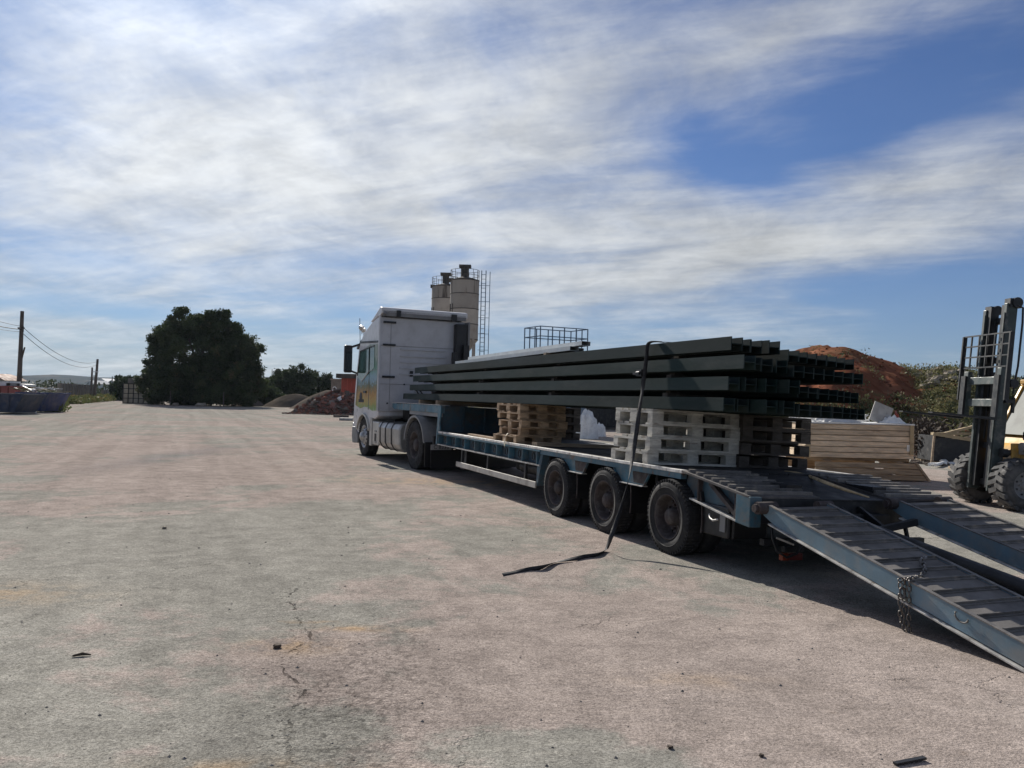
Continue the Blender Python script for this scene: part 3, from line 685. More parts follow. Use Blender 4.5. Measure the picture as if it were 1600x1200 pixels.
# sloping rear deck: two cleated strips and a lower middle
def slope_box(mb, x0, x1, ya, yb, t0, t1):
    za, zb = sl(ya), sl(yb)
    mb.add([(x, y, z+t) for t in (t0, t1) for y, z in ((ya, za), (yb, zb)) for x in (x0, x1)], [(0, 2, 3, 1), (4, 5, 7, 6), (0, 1, 5, 4), (2, 6, 7, 3), (0, 4, 6, 2), (1, 3, 7, 5)])
    return mb
for x0, x1, t, mt in ((.0, .82, 0, 'slope'), (.83, 1.67, -.02, 'deck'), (1.68, 2.5, 0, 'slope')):
    tp('rear_slope_plate', slope_box(MB(), x0, x1, UE, US-.004, t-.02, t), mt)
    if not t:
        for k in range(8):
            y = UE+.06+k*.128
            part('cleat', slope_box(MB(), x0+.03, x1-.03, y, y+.028, .001, .030), M_['cleat'], TR)
tp('rear_crossbeam', MB().box(.135, 2.365, UE, UE+.10, .50, .725).box(.85, 1.6, UE-.10, UE+.0, .44, .60), 'black', bevel=.005)
# gooseneck, rising over the tractor
for x0, x1 in ((.0, .1), (2.4, 2.5)):
    tp('gooseneck_beam', MB().prism([(UF-.05, 1.245), (UF-.05, 1.40), (12.32, 1.385), (12.32, 1.30), (12.1, 1.245)], x0, x1), 'blue', bevel=.004)
    tp('gooseneck_rim', MB().box(x0-.012, x1+.012, UF-.05, 12.34, 1.402, 1.414), 'edge')
    tp('gooseneck_lower_beam', MB().box(x0+.03, x1-.03, UF-.03, 10.75, 1.165, 1.243), 'greyp')
    tp('neck_gusset', MB().prism([(UF+.02, DZ), (UF-.12, DZ+.02), (UF-.06, 1.05), (UF-.10, 1.25), (UF-.10, 1.395), (UF+.10, 1.395), (UF+.08, 1.1), (UF+.10, .62), (UF+.02, .62)], x0-.006, x0+.022), 'blue')
tp('gooseneck_deck', MB().box(.102, 2.398, UF+.03, 12.3, 1.36, 1.40), 'deck')
tp('gooseneck_bulkhead', MB().box(.03, 2.47, UF, UF+.03, DZ-.28, 1.398), 'bluedark')
for x in (.5, .95, 1.5, 2.0): tp('bulkhead_rib', MB().box(x, x+.03, UF-.05, UF-.002, DZ+.003, 1.38), 'bluedark')
tp('kingpin_frame', MB().box(.7, 1.8, 8.5, 11.4, 1.12, 1.24).cyl((1.25, 10.6, 1.12), (1.25, 10.6, 1.03), .05), 'black')
for x in (.35, 2.05):
    lg = tp('landing_leg', MB().box(x, x+.11, 7.55, 7.68, .28, .86), 'black', bevel=.004)
    part('foot_plate', MB().box(x-.05, x+.16, 7.5, 7.73, .20, .225).box(x+.02, x+.09, 7.58, 7.65, .225, .28), M_['rim'], lg)
sp = tp('spare_wheel', MB().lathe([(.42, .2), (.42, .30), (.43, .37), (.46, .39), (.60, .39), (.63, .37), (.64, .3), (.64, .2)], 'z', 32, (1.0, 5.6, -.05)), 'rubber')
sp = tp('air_tank', MB().cyl((.45, 4.0, .50), (.45, 4.9, .50), .11), 'black'); tp('air_tank', MB().cyl((2.05, 4.0, .50), (2.05, 4.9, .50), .11), 'black')
tp('toolbox', MB().box(1.2, 1.75, 4.5, 5.3, .3, .55), 'black', bevel=.01)
# running gear (stands upright on the ground although the chassis leans)
tw = meshes_of(wheel_parts(.383, .225, .235, .125, None, dual=.255, nh=8, hubr=.085))
for k in range(3):
    y = k*1.36
    add_wheel(TR, tw, (-.025, y+.02, .383), False, M_LI, spin=k*.7)
    add_wheel(TR, tw, (2.43, y, .383), True, M_LI, spin=k*1.1)
    tp('axle', MB().cyl((.3, y, .38), (2.2, y, .38), .07, n=10), 'black', M=M_LI)
    tp('suspension_arm', MB().bar((.60, y+.42, .52), (.60, y-.02, .36), .09, .10).cyl((.60, y-.1, .36), (.60, y-.1, .60), .09).bar((1.9, y+.42, .52), (1.9, y-.02, .36), .09, .10), 'black')
    # mudguard: narrow curved flap behind each wheel
    arc = [(y+.43*cos(a), .383+.46*sin(a)) for a in [R(q) for q in range(96, 172, 8)]]
    pts = [(2*y-py, pz) for py, pz in arc]; pts = [(py, min(pz, .76)) for py, pz in arc]
    fl = [( y-.43, .70), (y-.47, .56), (y-.485, .42), (y-.475, .30)]
    mg = MB()
    for (a, b), (c, d_) in zip(fl, fl[1:]): mg.add([(.05, a, b), (.52, a, b), (.52, c, d_), (.05, c, d_), (.05, a-.008, b), (.52, a-.008, b), (.52, c-.008, d_), (.05, c-.008, d_)], [(0, 1, 2, 3), (7, 6, 5, 4), (0, 4, 5, 1), (3, 2, 6, 7), (0, 3, 7, 4), (1, 5, 6, 2)])
    tp('mudguard', mg, 'plastic'); mr = MB()
    for (a, b), (c, d_) in zip(fl, fl[1:]): mr.bar((.045, a-.004, b), (.045, c-.004, d_), .012, .012)
    tp('mudguard_edge', mr, 'rim')
tp('rear_mudguard_panel', MB().box(.06, .10, -.88, -.44, .30, .60).box(.1, .5, -.90, -.87, .30, .52), 'plastic', bevel=.02)
tp('marker_plate', MB().box(.05, .058, -.84, -.76, .36, .52), 'greyp')
# tail lights, number of small fittings below the rear edge
for x in (.42, 1.85):
    tl = tp('tail_light', MB().box(x, x+.16, UE-.08, UE-.03, .18, .245), 'red', bevel=.006)
    part('indicator_lens', MB().box(x-.07, x-.003, UE-.08, UE-.03, .18, .245), M_['orange'], tl)
    part('light_bracket', MB().box(x-.02, x+.2, UE-.05, UE-.0, .25, .30).bar((x+.1, UE-.02, .3), (x+.1, UE+.05, .52), .03), M_['black'], tl)
tp('bumper_bar', MB().box(.25, 2.25, UE+.06, UE+.12, .29, .35), 'black')
tp('air_hose', MB().tube([(.25, UE-.03, .50), (.24, UE-.06, .38), (.27, UE-.09, .27), (.36, UE-.12, .215), (.46, UE-.13, .25), (.52, UE-.12, .32), (.54, UE-.05, .36)], .011, 6), 'plastic')
tp('step_lever', MB().bar((.2, UE-.16, .40), (.36, UE-.2, .345), .016), 'edge')
tp('flap_hook', MB().tube([(.03, -.62, .50), (.01, -.66, .47), (.0, -.72, .455), (.03, -.76, .47)], .01, 5), 'edge')

# ramps: hinged at the rear edge, resting on the ground
def ramp(x0, x1, splay=0., label=None):
    sl_ = math.atan(.213); c, s = cos(sl_), sin(sl_)
    H = Matrix.Translation((0, UE-.17, .672))
    HS = H @ Matrix.Translation((x0, 0, 0)) @ Matrix.Rotation(splay, 4, 'Z') @ Matrix.Translation((-x0, 0, 0))
    Rm = M_LI @ H @ Matrix.Rotation(sl_, 4, 'X') @ Matrix.Scale(-1, 4, (0, 1, 0)) @ Matrix.Identity(4)
    # mirrored local frame: y grows down the ramp
    Lr = 2.98
    rp = part('ramp', MB().box(x0+.03, x1-.03, .02, Lr, -.018, -.004), M_['ramp'], TR, M_LI @ HS @ Matrix.Rotation(sl_, 4, 'X') @ Matrix.Rotation(pi, 4, 'Z') @ Matrix.Scale(-1, 4, (1, 0, 0)), label=label)
    def q(name, mb, mat, **k): return part(name, mb, M_[mat], rp, **k)
    side = [(-.06, -.10), (-.06, .0), (.05, .004), (Lr-.10, .004), (Lr+.02, -.03), (Lr+.03, -.055), (Lr-.35, -.128), (.10, -.135)]
    for xa, xb in ((x0, x0+.028), (x1-.028, x1)):
        q('side_plate', MB().prism(side, xa, xb), 'bluegrey', bevel=.003)
    q('bottom_flange', MB().box(x0-.028, x0+.03, .05, Lr-.30, -.150, -.136).box(x1-.03, x1+.02, .05, Lr-.30, -.150, -.136), 'edge', bevel=.003)
    q('top_lip', MB().box(x0-.004, x0+.03, .0, Lr-.08, .005, .014).box(x1-.03, x1+.004, .0, Lr-.08, .005, .014), 'cleat')
    ny = 16
    rr = random.Random(int(x0*100)+4)
    for k in range(ny):
        y = .13+k*.178
        j = rr.uniform(-.006, .006)
        cl = MB().box(x0+.036, x1-.034, y+j, y+.010+j, -.004, .018).box(x0+.036, x1-.034, y+.012+j, y+.030+j, -.004, .003)
        part('cleat', cl, M_['cleat'], rp)
    q('under_ribs', MB().box(x0+.03, x1-.03, .5, .53, -.12, -.02).box(x0+.03, x1-.03, 1.4, 1.43, -.12, -.02).box(x0+.03, x1-.03, 2.2, 2.23, -.1, -.02), 'black')
    q('hinge', MB().cyl((x0-.09, -.05, -.03), (x0+.11, -.05, -.03), .055, n=16).cyl((x0-.12, -.05, -.03), (x0-.09, -.05, -.03), .036, n=10), 'rim', bevel=.004)
    q('hinge', MB().cyl((x1-.1, -.05, -.03), (x1+.06, -.05, -.03), .05, n=16), 'rim', bevel=.004)
    if x0 < 1:
        q('lifting_loop', MB().tube([(x0-.012, 2.02+.05*cos(a), .004-.035-.035*sin(a)) for a in [pi*k/10-.2 for k in range(0, 13)]], .006, 6), 'cleat')
    return rp
ramp(.12, .79, R(-1.9))
ramp(1.66, 2.33)
# lifting ram between the ramps
rm_ = tp('ramp_ram', MB().cyl((1.18, -1.30, .47), (1.30, -3.0, .20), .065, n=18), 'black', M=M_LI)
part('ram_rod', MB().cyl((1.30, -3.0, .20), (1.33, -3.4, .14), .03, n=12), M_['silver'], rm_)
part('ram_bracket', MB().prism([(-1.15, .60), (-1.25, .62), (-1.78, .36), (-1.74, .30), (-1.15, .34)], 1.08, 1.11).prism([(-1.15, .60), (-1.25, .62), (-1.78, .36), (-1.74, .30), (-1.15, .34)], 1.30, 1.33), M_['black'], rm_)
part('ram_link', MB().bar((1.0, -1.5, .40), (1.62, -1.62, .52), .05, .06), M_['black'], rm_)

# ================================================================== LOAD: pallets
def pallet_parts(L=1.2, Wd=.8, hs=1.):
    """list of boards of a four way pallet, long side along x"""
    P = []; b, k = .022*hs, .078*hs
    for y in (0, Wd/2-.0725, Wd-.10): P.append(('bottom_board', (L, .10 if y != Wd/2-.0725 else .145, b), (0, y, 0)))
    for x in (0, L/2-.0725, L-.145):
        for y in (0, Wd/2-.0725, Wd-.10): P.append(('block', (.145, .10 if y != Wd/2-.0725 else .145, k-.002), (x, y, b+.001)))
        P.append(('stringer_board', (.145, Wd, b-.001), (x, 0, b+k)))
    for y, w in ((0, .145), (.184, .10), (Wd/2-.0725, .145), (Wd-.284, .10), (Wd-.145, .145)): P.append(('top_board', (L, w, b), (0, y, 2*b+k)))
    return P
_pm = {}
def box_mesh(name, size, mat):
    key = (name, tuple(round(v, 4) for v in size), mat)
    if key not in _pm:
        mb = MB().box(0, size[0], 0, size[1], 0, size[2]); me = mb.mesh(name); me.materials.append(M_[mat]); _pm[key] = me
    return _pm[key]
def pallet(label, M, mat, hs=1.06, group='wooden pallets stacked on the trailer deck', L=1.2, Wd=.8, rnd=random):
    t = thing('pallet', label, 'pallet', M, group)
    for nm, size, pos in pallet_parts(L, Wd, hs):
        o = link(nm, box_mesh(nm, size, mat), t, Matrix.Translation(Vector(pos)+Vector((rnd.uniform(-.004, .004), rnd.uniform(-.004, .004), 0))))
        if nm == 'top_board' and rnd.random() < .3: o.matrix_local = o.matrix_local @ Matrix.Rotation(rnd.uniform(-.006, .006), 4, 'Z')
    return t
PH = .1535
def LM(x, y, z, a=0.): return M_T @ Matrix.Translation((x, y, z)) @ Matrix.Rotation(a, 4, 'Z')
rp = random.Random(2)
lev = ['lowest', 'second from the bottom', 'second from the top', 'topmost']
for k in range(4):
    dx_, dy_ = ((-.01, -.03), (.0, .0), (.035, .035), (.03, .02))[k] if True else (0, 0)
    dyy = (.08, .08, .0, .0)[k]
    pallet('bleached white pallet behind the hanging strap, %s' % lev[k], LM(.035+dx_, .53-dy_*.4+ (.03 if k > 1 else 0), DZ+k*PH, rp.uniform(-.01, .01)), 'pallet_w' , rnd=rp)
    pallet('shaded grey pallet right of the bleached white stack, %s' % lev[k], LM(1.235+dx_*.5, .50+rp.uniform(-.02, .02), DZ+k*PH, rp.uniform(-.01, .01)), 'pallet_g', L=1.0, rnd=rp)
lev5 = ['lowest', 'second from the bottom', 'middle one', 'second from the top', 'topmost']
offs = [(-.0, .03, 1.0, 1.0), (.06, .02, .82, .9), (.03, -.03, .95, 1.), (.02, .0, 1.0, 1.0), (.03, .02, .95, 1.0)]
for k in range(5):
    pallet('yellowish wooden pallet towards the deck front, %s' % lev5[k], LM(.03+offs[k][0], 4.30+offs[k][1]*2, DZ+k*.1225+.002, rp.uniform(-.02, .02)), 'pallet_y', .84, Wd=.98*offs[k][3], L=.78, rnd=rp)
for k in range(4):
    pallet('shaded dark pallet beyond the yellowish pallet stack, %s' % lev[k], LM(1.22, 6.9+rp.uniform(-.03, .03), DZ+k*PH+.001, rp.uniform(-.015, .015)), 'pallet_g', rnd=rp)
# loose boards on the bed edge
tag(part('wooden_board', MB().box(0, .16, 0, 1.6, 0, .03), M_['pallet_y'], M=LM(.03, 5.28, DZ+.002, R(-3))), 'thin yellowish board lying along the deck edge before the front pallets', 'board')
tag(part('wooden_board', MB().box(0, 2.2, 0, .18, 0, .05), M_['timberold'], M=LM(.12, 3.75, DZ+.002, R(2))), 'brown plank lying across the deck behind the yellowish pallets', 'board')

# ================================================================== LOAD: steel beams
def beam_mesh(L, h, d=.14):
    """H section lying on its side: flanges upright, web flat. x across, y along, z up"""
    tf, tw_ = .011, .008
    mb = MB().box(0, tf, 0, L, 0, h).box(d-tf, d, 0, L, 0, h).box(tf-.0005, d-tf+.0005, .0004, L-.0004, h/2-tw_/2, h/2+tw_/2)
    return mb
rows = [   # z of the underside, beam height, spacing start, ends seen at the right (x in the photograph)
 ('top', 2.098, [1141, 1172, 1190, 1218, 1249, 1262, 1276, 1292, 1308, 1321, 1335]),
 ('second', 1.912, [1161, 1189, 1207, 1230, 1257, 1272, 1288, 1304, 1318, 1333, 1349]),
 ('third', 1.710, [1137, 1182, 1214, 1250, 1264, 1278, 1296, 1310, 1320, 1330, 1342]),
 ('bottom', 1.503, [1130, 1170, 1215, 1242, 1266, 1284, 1300, 1318, 1330, 1341, 1352])]
left_u = [10.85, 10.95, 11.2, 11.75]
ordn = ['nearest the camera', 'second in', 'third from the near side', 'fourth from the near side', 'fifth from the near side', 'middle one of its layer', 'fifth from the far side', 'fourth from the far side', 'third from the far side', 'second from the far side', 'outermost on the far side']
rb = random.Random(4)
for r, (nm, z0, ends) in enumerate(rows):
    for i, px in enumerate(ends):
        v = .115+i*.166
        h = .132 if i < 4 else .112
        z = z0 if i < 4 or r == 3 else z0-(.055 if r == 0 else .03)
        if r == 0 and 0 < i < 4: z += .003*i
        u1 = on(px, 560+r*25, 'v', v+.0)[1]
        if i > 0: u1 = on(px, 560+r*25, 'v', v+.14)[1]
        L = left_u[r]+rb.uniform(-.25, .25)*(i > 0)-u1
        tag(part('steel_beam', beam_mesh(L, h), M_['beam'], M=M_T @ Matrix.Translation((v, u1, z+(0 if r < 3 else .002))) @ Matrix.Rotation(rb.uniform(-.0012, .0012)*(i > 0), 4, 'Z')),
            'long dark green steel H beam in the %s layer of the load, %s' % (nm, ordn[i]), 'steel beam', 'steel beams loaded on the trailer')
# timber spacers between the layers
for r in range(3):
    zl = rows[r+1][1]+.134; zh = rows[r][1]
    for k, (u, wd) in enumerate(((.30, .10), (3.3, .09), (6.4, .09), (9.3, .09))):
        zt = zh-.001-(.03 if r else .055)
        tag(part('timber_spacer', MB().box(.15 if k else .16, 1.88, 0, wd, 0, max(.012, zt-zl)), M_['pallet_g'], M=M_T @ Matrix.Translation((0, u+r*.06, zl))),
            'timber spacer across the load below the %s beam layer, %s' % (['top', 'second', 'third'][r], ['nearest the ramps', 'second from the ramps', 'third from the ramps', 'nearest the cab'][k]), 'timber spacer', 'timber spacers between the beam layers')
        tag(part('timber_spacer_packing', MB().box(0, .12, 0, wd, 0, zh-zl-.002), M_['pallet_g'], M=M_T @ Matrix.Translation((.26 if k else .28, u+.12+r*.06, zl+.001))), 'small packing block under the near beams of the %s layer, %s' % (['top', 'second', 'third'][r], ['nearest the ramps', 'second from the ramps', 'third from the ramps', 'nearest the cab'][k]), 'packing block', 'packing blocks between the beams')
# cross bearers on the gooseneck
for k, u in enumerate((8.7, 10.0)):
    tag(part('timber_bearer', MB().box(.05, 2.1, 0, .12, 0, 1.500-1.416), M_['timberold'], M=M_T @ Matrix.Translation((0, u, 1.4155))), 'timber bearer under the beams on the trailer neck, %s' % ('nearer the cab' if k else 'nearer the well'), 'timber bearer')
# pale profiles on top of the beams
for k, (v, ua, ub) in enumerate(((.30, 3.2, 8.45), (.46, 3.35, 8.3), (.38, 3.0, 7.9))):
    lift = .055 if k < 2 else .125
    zb = 2.236+lift; L = ub-ua
    hh_, ww = .06, .14
    mb = MB().box(0, .004, 0, L, 0, hh_).box(ww-.004, ww, 0, L, 0, hh_).box(.004, ww-.004, 0, L, hh_-.004, hh_).box(.004, ww-.004, 0, L, 0, .004)
    tag(part('metal_profile', mb, M_['lightprofile'], M=M_T @ Matrix.Translation((v, ua, zb)) @ Matrix.Rotation(-.008, 4, 'X')),
        'pale hollow profile on top of the beams, %s' % ['nearer the camera side', 'on the far side of the pair', 'uppermost, resting on the other two'][k], 'metal profile', 'pale profiles on top of the load')
tag(part('packing_block', MB().box(.25, .60, 0, .1, 0, .05), M_['timberold'], M=M_T @ Matrix.Translation((0, 3.9, 2.236))), 'dark packing block under the rear end of the pale profiles', 'packing block')
tag(part('packing_block', MB().box(.25, .60, 0, .1, 0, .02), M_['timberold'], M=M_T @ Matrix.Translation((0, 7.9, 2.236))), 'packing block under the cab end of the pale profiles', 'packing block')

# ================================================================== STRAPS AND CHAIN
def ribbon(pts, w, twist, ref=(0, 1, 0), th=.003, nsub=7):
    """flat band swept along points; twist gives the band's angle at each point"""
    P = [Vector(p) for p in pts]; out = []
    for i in range(len(P)-1):
        p0, p1, p2, p3 = P[max(i-1, 0)], P[i], P[i+1], P[min(i+2, len(P)-1)]
        for k in range(nsub):
            t = k/nsub
            q = .5*((2*p1)+(p2-p0)*t+(2*p0-5*p1+4*p2-p3)*t*t+(-p0+3*p1-3*p2+p3)*t**3)
            out.append((q, twist[i]+(twist[i+1]-twist[i])*t))
    out.append((P[-1], twist[-1])); vs = []; r = Vector(ref)
    for i, (p, tw__) in enumerate(out):
        a = out[max(i-1, 0)][0]; b = out[min(i+1, len(out)-1)][0]; d = (b-a).normalized()
        r = (r-d*r.dot(d)).normalized(); q_ = r*cos(tw__)+d.cross(r)*sin(tw__); nrm = d.cross(q_)
        vs += [p-q_*w/2-nrm*th/2, p+q_*w/2-nrm*th/2, p+q_*w/2+nrm*th/2, p-q_*w/2+nrm*th/2]
    n = len(out)
    fs = [(4*i+k, 4*i+(k+1) % 4, 4*i+4+(k+1) % 4, 4*i+4+k) for i in range(n-1) for k in range(4)]+[(3, 2, 1, 0), (4*n-4, 4*n-3, 4*n-2, 4*n-1)]
    return MB().add(vs, fs, True)
def wT(x, y, v): return M_T @ on(x, y, 'v', v)
ST = thing('lashing_strap', 'black webbing strap over the beams with its twisted tail trailing on the asphalt', 'strap', Matrix.Identity(4))
a0 = TH+pi/2
top = [M_T @ Vector(p) for p in ((1.8, .50, 2.17), (.72, .50, 2.20), (.56, .50, 2.242), (.34, .50, 2.25), (.12, .50, 2.242))]
dn = [wT(1014, 536, .07), wT(1010, 560, .068), wT(1006, 590, .064), wT(1003, 615, .055), wT(999, 640, .04), wT(995, 672, .0), wT(990, 705, -.07), wT(984, 740, -.18), wT(976, 775, -.30), wT(967, 805, -.42), wT(955, 838, -.58)]
gr = [gp(947, 858, .025), gp(935, 866, .02), gp(915, 870, .015), gp(893, 874, .02), gp(868, 879, .012), gp(848, 886, .025), gp(828, 890, .01), gp(806, 895, .006), gp(786, 899, .006)]
tw1 = [a0]*5+[a0, a0, a0+.2, a0+.9, a0+1.5, a0+.6, a0+.2, a0+1.0, a0+1.5, a0+1.0, a0+.6]
UR = M_T.to_3x3() @ Vector((0, 1, 0))
part('strap_run', ribbon(top, .05, [0]*5, UR), M_['strap'], ST)
tws = [0, 0, .1, .5, 1.5, 1.2, .4, .9, 1.9, 2.6, 3.0, 3.9, 4.6, 4.9, 5.6, 6.6, 7.4, 8.2, 8.9, 9.6, 9.5]
part('strap_drop', ribbon([top[4]]+dn+gr, .048, tws, UR), M_['strap'], ST)
Mr = M_T @ Matrix.Translation((.035, on(1001, 583, 'v', .05)[1], on(1001, 583, 'v', .05)[2]))
part('ratchet', MB().box(-.01, .035, -.05, .06, -.035, .04).box(-.03, -.008, -.03, .10, -.02, .012).cyl((-.012, -.03, 0), (-.012, .04, 0), .02, n=10), M_['plastic'], ST, M=Mr)
ws = thing('lashing_strap', 'short pale strap end hanging over the deck edge by the yellowish pallets', 'strap', Matrix.Identity(4))
part('webbing', ribbon([M_T @ Vector((.05, 4.75, 1.02)), M_T @ Vector((-.01, 4.72, .95)), M_T @ Vector((-.02, 4.70, .88)), M_T @ Vector((-.02, 4.68, .80))], .05, [0, .5, .2, .7], UR), M_['strappale'], ws)

# chain thrown over the near ramp
def link_mesh(L=.052, w=.034, r=.0052):
    pts = []
    for i in range(20):
        a = 2*pi*i/20; pts.append(((w/2-r)*cos(a), (L/2-w/2)*(1 if sin(a) > 0 else -1)+(w/2-r)*sin(a) if abs(sin(a)) > 1e-6 else 0, 0))
    return MB().tube(pts, r, 6, True)
CHN = thing('chain', 'steel lashing chain thrown over the near ramp edge, its loop hanging down', 'chain', Matrix.Identity(4))
lm = link_mesh().mesh('link'); lm.materials.append(M_['steel'])
lmb = link_mesh(.085, .05, .0085).mesh('shackle'); lmb.materials.append(M_['steel'])
def rampz(u): return .672+(u-(UE-.17))*.213
def rampP(v, u, dz=.02): return M_G @ Vector((v-.035, u, rampz(u)+dz))
cp = [rampP(.60, -2.62, .03), rampP(.50, -2.68, .025), rampP(.42, -2.78, .02), rampP(.30, -2.86, .018), rampP(.18, -2.90, .018), rampP(.10, -2.92, .03)]
def lay(path, step, mesh=None, name='link'):
    seg = [(a, b, (b-a).length) for a, b in zip(path, path[1:])]; tot = sum(s[2] for s in seg); k = 0; t = step*.5
    while t < tot:
        q = t
        for a, b, l in seg:
            if q <= l: break
            q -= l
        p = a+(b-a)*(q/l); d = (b-a).normalized()
        o = link(name, mesh or lm, CHN); Q = d.to_track_quat('Y', 'Z').to_matrix().to_4x4()
        o.matrix_local = Matrix.Translation(p) @ Q @ Matrix.Rotation((pi/2)*(k % 2)+.35+random.uniform(-.2, .2), 4, 'Y'); k += 1; t += step
lay(cp[2:], .040)
lay([cp[0], cp[1], cp[2]], .07, lmb, 'shackle')
e0 = rampP(.085, -2.90, .0); dwn = Vector((0, 0, -1))
for j, (du, dz1, dv) in enumerate(((.0, .50, -.0), (-.035, .42, .004), (.03, .30, -.006))):
    s_ = M_G @ Vector((.052+dv, -2.90+du, rampz(-2.90)+.005)); lay([rampP(.14, -2.90+du, .012), s_, s_+Vector((0, 0, -dz1*.5)), s_+Vector((.006, 0, -dz1))] , .040)
link('shackle', lmb, CHN).matrix_local = Matrix.Translation(M_G @ Vector((.035, -2.90, rampz(-2.9)-.08))) @ Matrix.Rotation(1.4, 4, 'X')

# peeled stick on the sloping deck
b0, b1, b2, b3 = (on(1225, 736, 'z', DZ+.01), on(1262, 742, 'z', .885), on(1300, 757, 'z', .85), on(1358, 777, 'z', .80))
def onslope(x, y):
    p = on(x, y, 'z', .84)
    for _ in range(12): p = on(x, y, 'z', (sl(max(p[1], UE)) if p[1] < US else DZ)-.02+.015)
    return M_T @ p
tag(part('stick', MB().tube([onslope(1226, 736), onslope(1245, 739), onslope(1262, 743), onslope(1290, 754), onslope(1320, 765), onslope(1357, 777)], [.008, .014, .017, .017, .015, .008], 7), M_['timberpale']), 'peeled pale stick lying on the dark deck above the ramps', 'stick')

# ================================================================== TRACTOR UNIT
TK = thing('truck_tractor', 'white high roof truck tractor with a printed landscape on its cab side, pulling the trailer', 'truck', Matrix.Translation((-2.09, 17.39, 0)) @ Matrix.Rotation(R(26.5), 4, 'Z'))
def kp(name, mb, mat, parent=None, **k): return part(name, mb, M_[mat], parent or TK, **k)
CW = 2.33
# cab shell: side outline (y, z)
side = [(2.75, 1.06), (2.75, 3.52), (3.0, 3.52), (3.5, 3.42), (4.15, 3.20), (4.42, 3.02), (4.60, 2.80), (4.80, 2.05), (4.92, 1.45), (4.95, .95), (4.92, .42), (4.78, .34), (4.46, .34), (4.44, .62), (4.36, .86), (4.20, 1.02), (3.98, 1.09), (3.78, 1.06), (3.58, .94), (3.46, .76), (3.42, .80), (3.40, 1.0), (3.05, .98)]
kp('cab_shell', MB().prism(side, .03, CW-.03), 'white', bevel=.03)
kp('cab_back', MB().box(.04, CW-.04, 2.715, 2.748, 1.18, 3.50), 'whiteback', bevel=.01)
pr = MB()
for z in (2.72, 2.55, 2.4, 2.25, 2.10): pr.box(.55, 1.75, 2.690, 2.716, z, z+.025)
kp('cab_back_ribs', pr, 'whiteback')
kp('cab_back_seam', MB().box(.05, CW-.05, 2.706, 2.714, 2.80, 2.812).box(.05, CW-.05, 2.706, 2.714, 1.85, 1.86).box(.30, .306, 2.706, 2.714, 1.2, 3.4), 'greyp')
for z in (3.36, 2.80, 2.01): kp('cab_back_bracket', MB().box(.10, .42, 2.675, 2.716, z, z+.05), 'plastic')
kp('rear_vent', MB().box(.82, .90, 2.69, 2.716, 2.06, 2.20), 'plastic'); kp('rear_lamp', MB().box(1.45, 1.54, 2.69, 2.716, 2.13, 2.17), 'plastic')
kp('cap_bolts', MB().cyl((.68, 2.716, 1.86), (.68, 2.70, 1.86), .02).cyl((.62, 2.716, 1.38), (.62, 2.70, 1.38), .02).cyl((.25, 2.716, 1.38), (.25, 2.70, 1.38), .02), 'plastic')
kp('corner_pillar', MB().box(.0, .05, 2.70, 2.78, 1.18, 3.56), 'white', bevel=.015)
# roof air deflector: raised panel open towards the rear
kp('roof_deflector', MB().prism([(2.60, 3.60), (2.60, 3.73), (2.74, 3.76), (2.98, 3.66), (3.5, 3.46), (3.5, 3.425), (3.0, 3.525), (2.70, 3.56)], .02, CW-.02), 'white', bevel=.02)
kp('deflector_underside', MB().box(.06, CW-.06, 2.60, 2.655, 3.53, 3.66).bar((.10, 2.58, 3.56), (.10, 2.66, 3.7), .05), 'greyp')
kp('deflector_clamp', MB().box(.40, .50, 2.56, 2.62, 3.52, 3.68).box(1.86, 2.0, 2.56, 2.62, 3.50, 3.68), 'plastic')
kp('side_wind_deflector', MB().box(CW-.36, CW-.06, 2.50, 2.70, 1.25, 3.44), 'plastic', bevel=.02)
kp('deflector_fin', MB().box(CW-.05, CW+.0, 2.46, 2.72, 1.3, 3.50), 'greyp', bevel=.015)
kp('exhaust_stack', MB().cyl((CW-.45, 2.4, 1.2), (CW-.45, 2.4, 2.7), .07).box(CW-.2, CW-.05, 2.38, 2.49, 2.5, 2.9), 'plastic')
# side skin with printed landscape, window, door
def sidepoly(pts, x0, x1): return MB().prism(pts, x0, x1)
sk = kp('side_print', sidepoly([(2.79, 1.20), (2.79, 2.84), (3.5, 2.86), (4.40, 2.72), (4.62, 2.06), (4.74, 1.30), (4.30, 1.22), (3.95, 1.27), (3.6, 1.26), (3.2, 1.18)], .016, .03), 'livery')
kp('door_seam', MB().bar((.014, 3.52, 1.20), (.014, 3.50, 2.84), .006, .014).bar((.014, 4.55, 2.2), (.014, 4.64, 1.30), .006, .014), 'greyp')
kp('side_window', sidepoly([(3.10, 2.26), (3.10, 2.79), (4.36, 2.70), (4.56, 2.04), (4.20, 1.92)], .006, .0155), 'glass')
kp('window_frame', MB().bar((.004, 3.52, 2.10), (.004, 3.52, 2.80), .02, .03).bar((.008, 3.10, 2.81), (.008, 4.38, 2.72), .02, .03).bar((.008, 4.37, 2.73), (.008, 4.58, 2.08), .02, .04), 'plastic')
kp('window_sill', MB().bar((.004, 3.45, 2.20), (.004, 4.15, 1.93), .02, .035), 'alu')
kp('side_seam', MB().bar((.014, 2.80, 1.20), (.014, 2.80, 2.85), .006, .02).bar((.013, 2.82, 2.22), (.013, 3.5, 2.18), .006, .012), 'greyp')
kp('door_handle', MB().box(-.01, .014, 3.72, 3.95, 1.62, 1.68), 'plastic', bevel=.01)
kp('door_emblem', MB().cyl((.014, 4.22, 1.52), (.008, 4.22, 1.52), .12, n=20).box(.008, .014, 3.95, 4.42, 1.38, 1.46), 'ink')
kp('sun_visor', MB().prism([(4.42, 2.96), (4.86, 2.80), (4.90, 2.84), (4.46, 3.04)], .05, CW-.05), 'plastic')
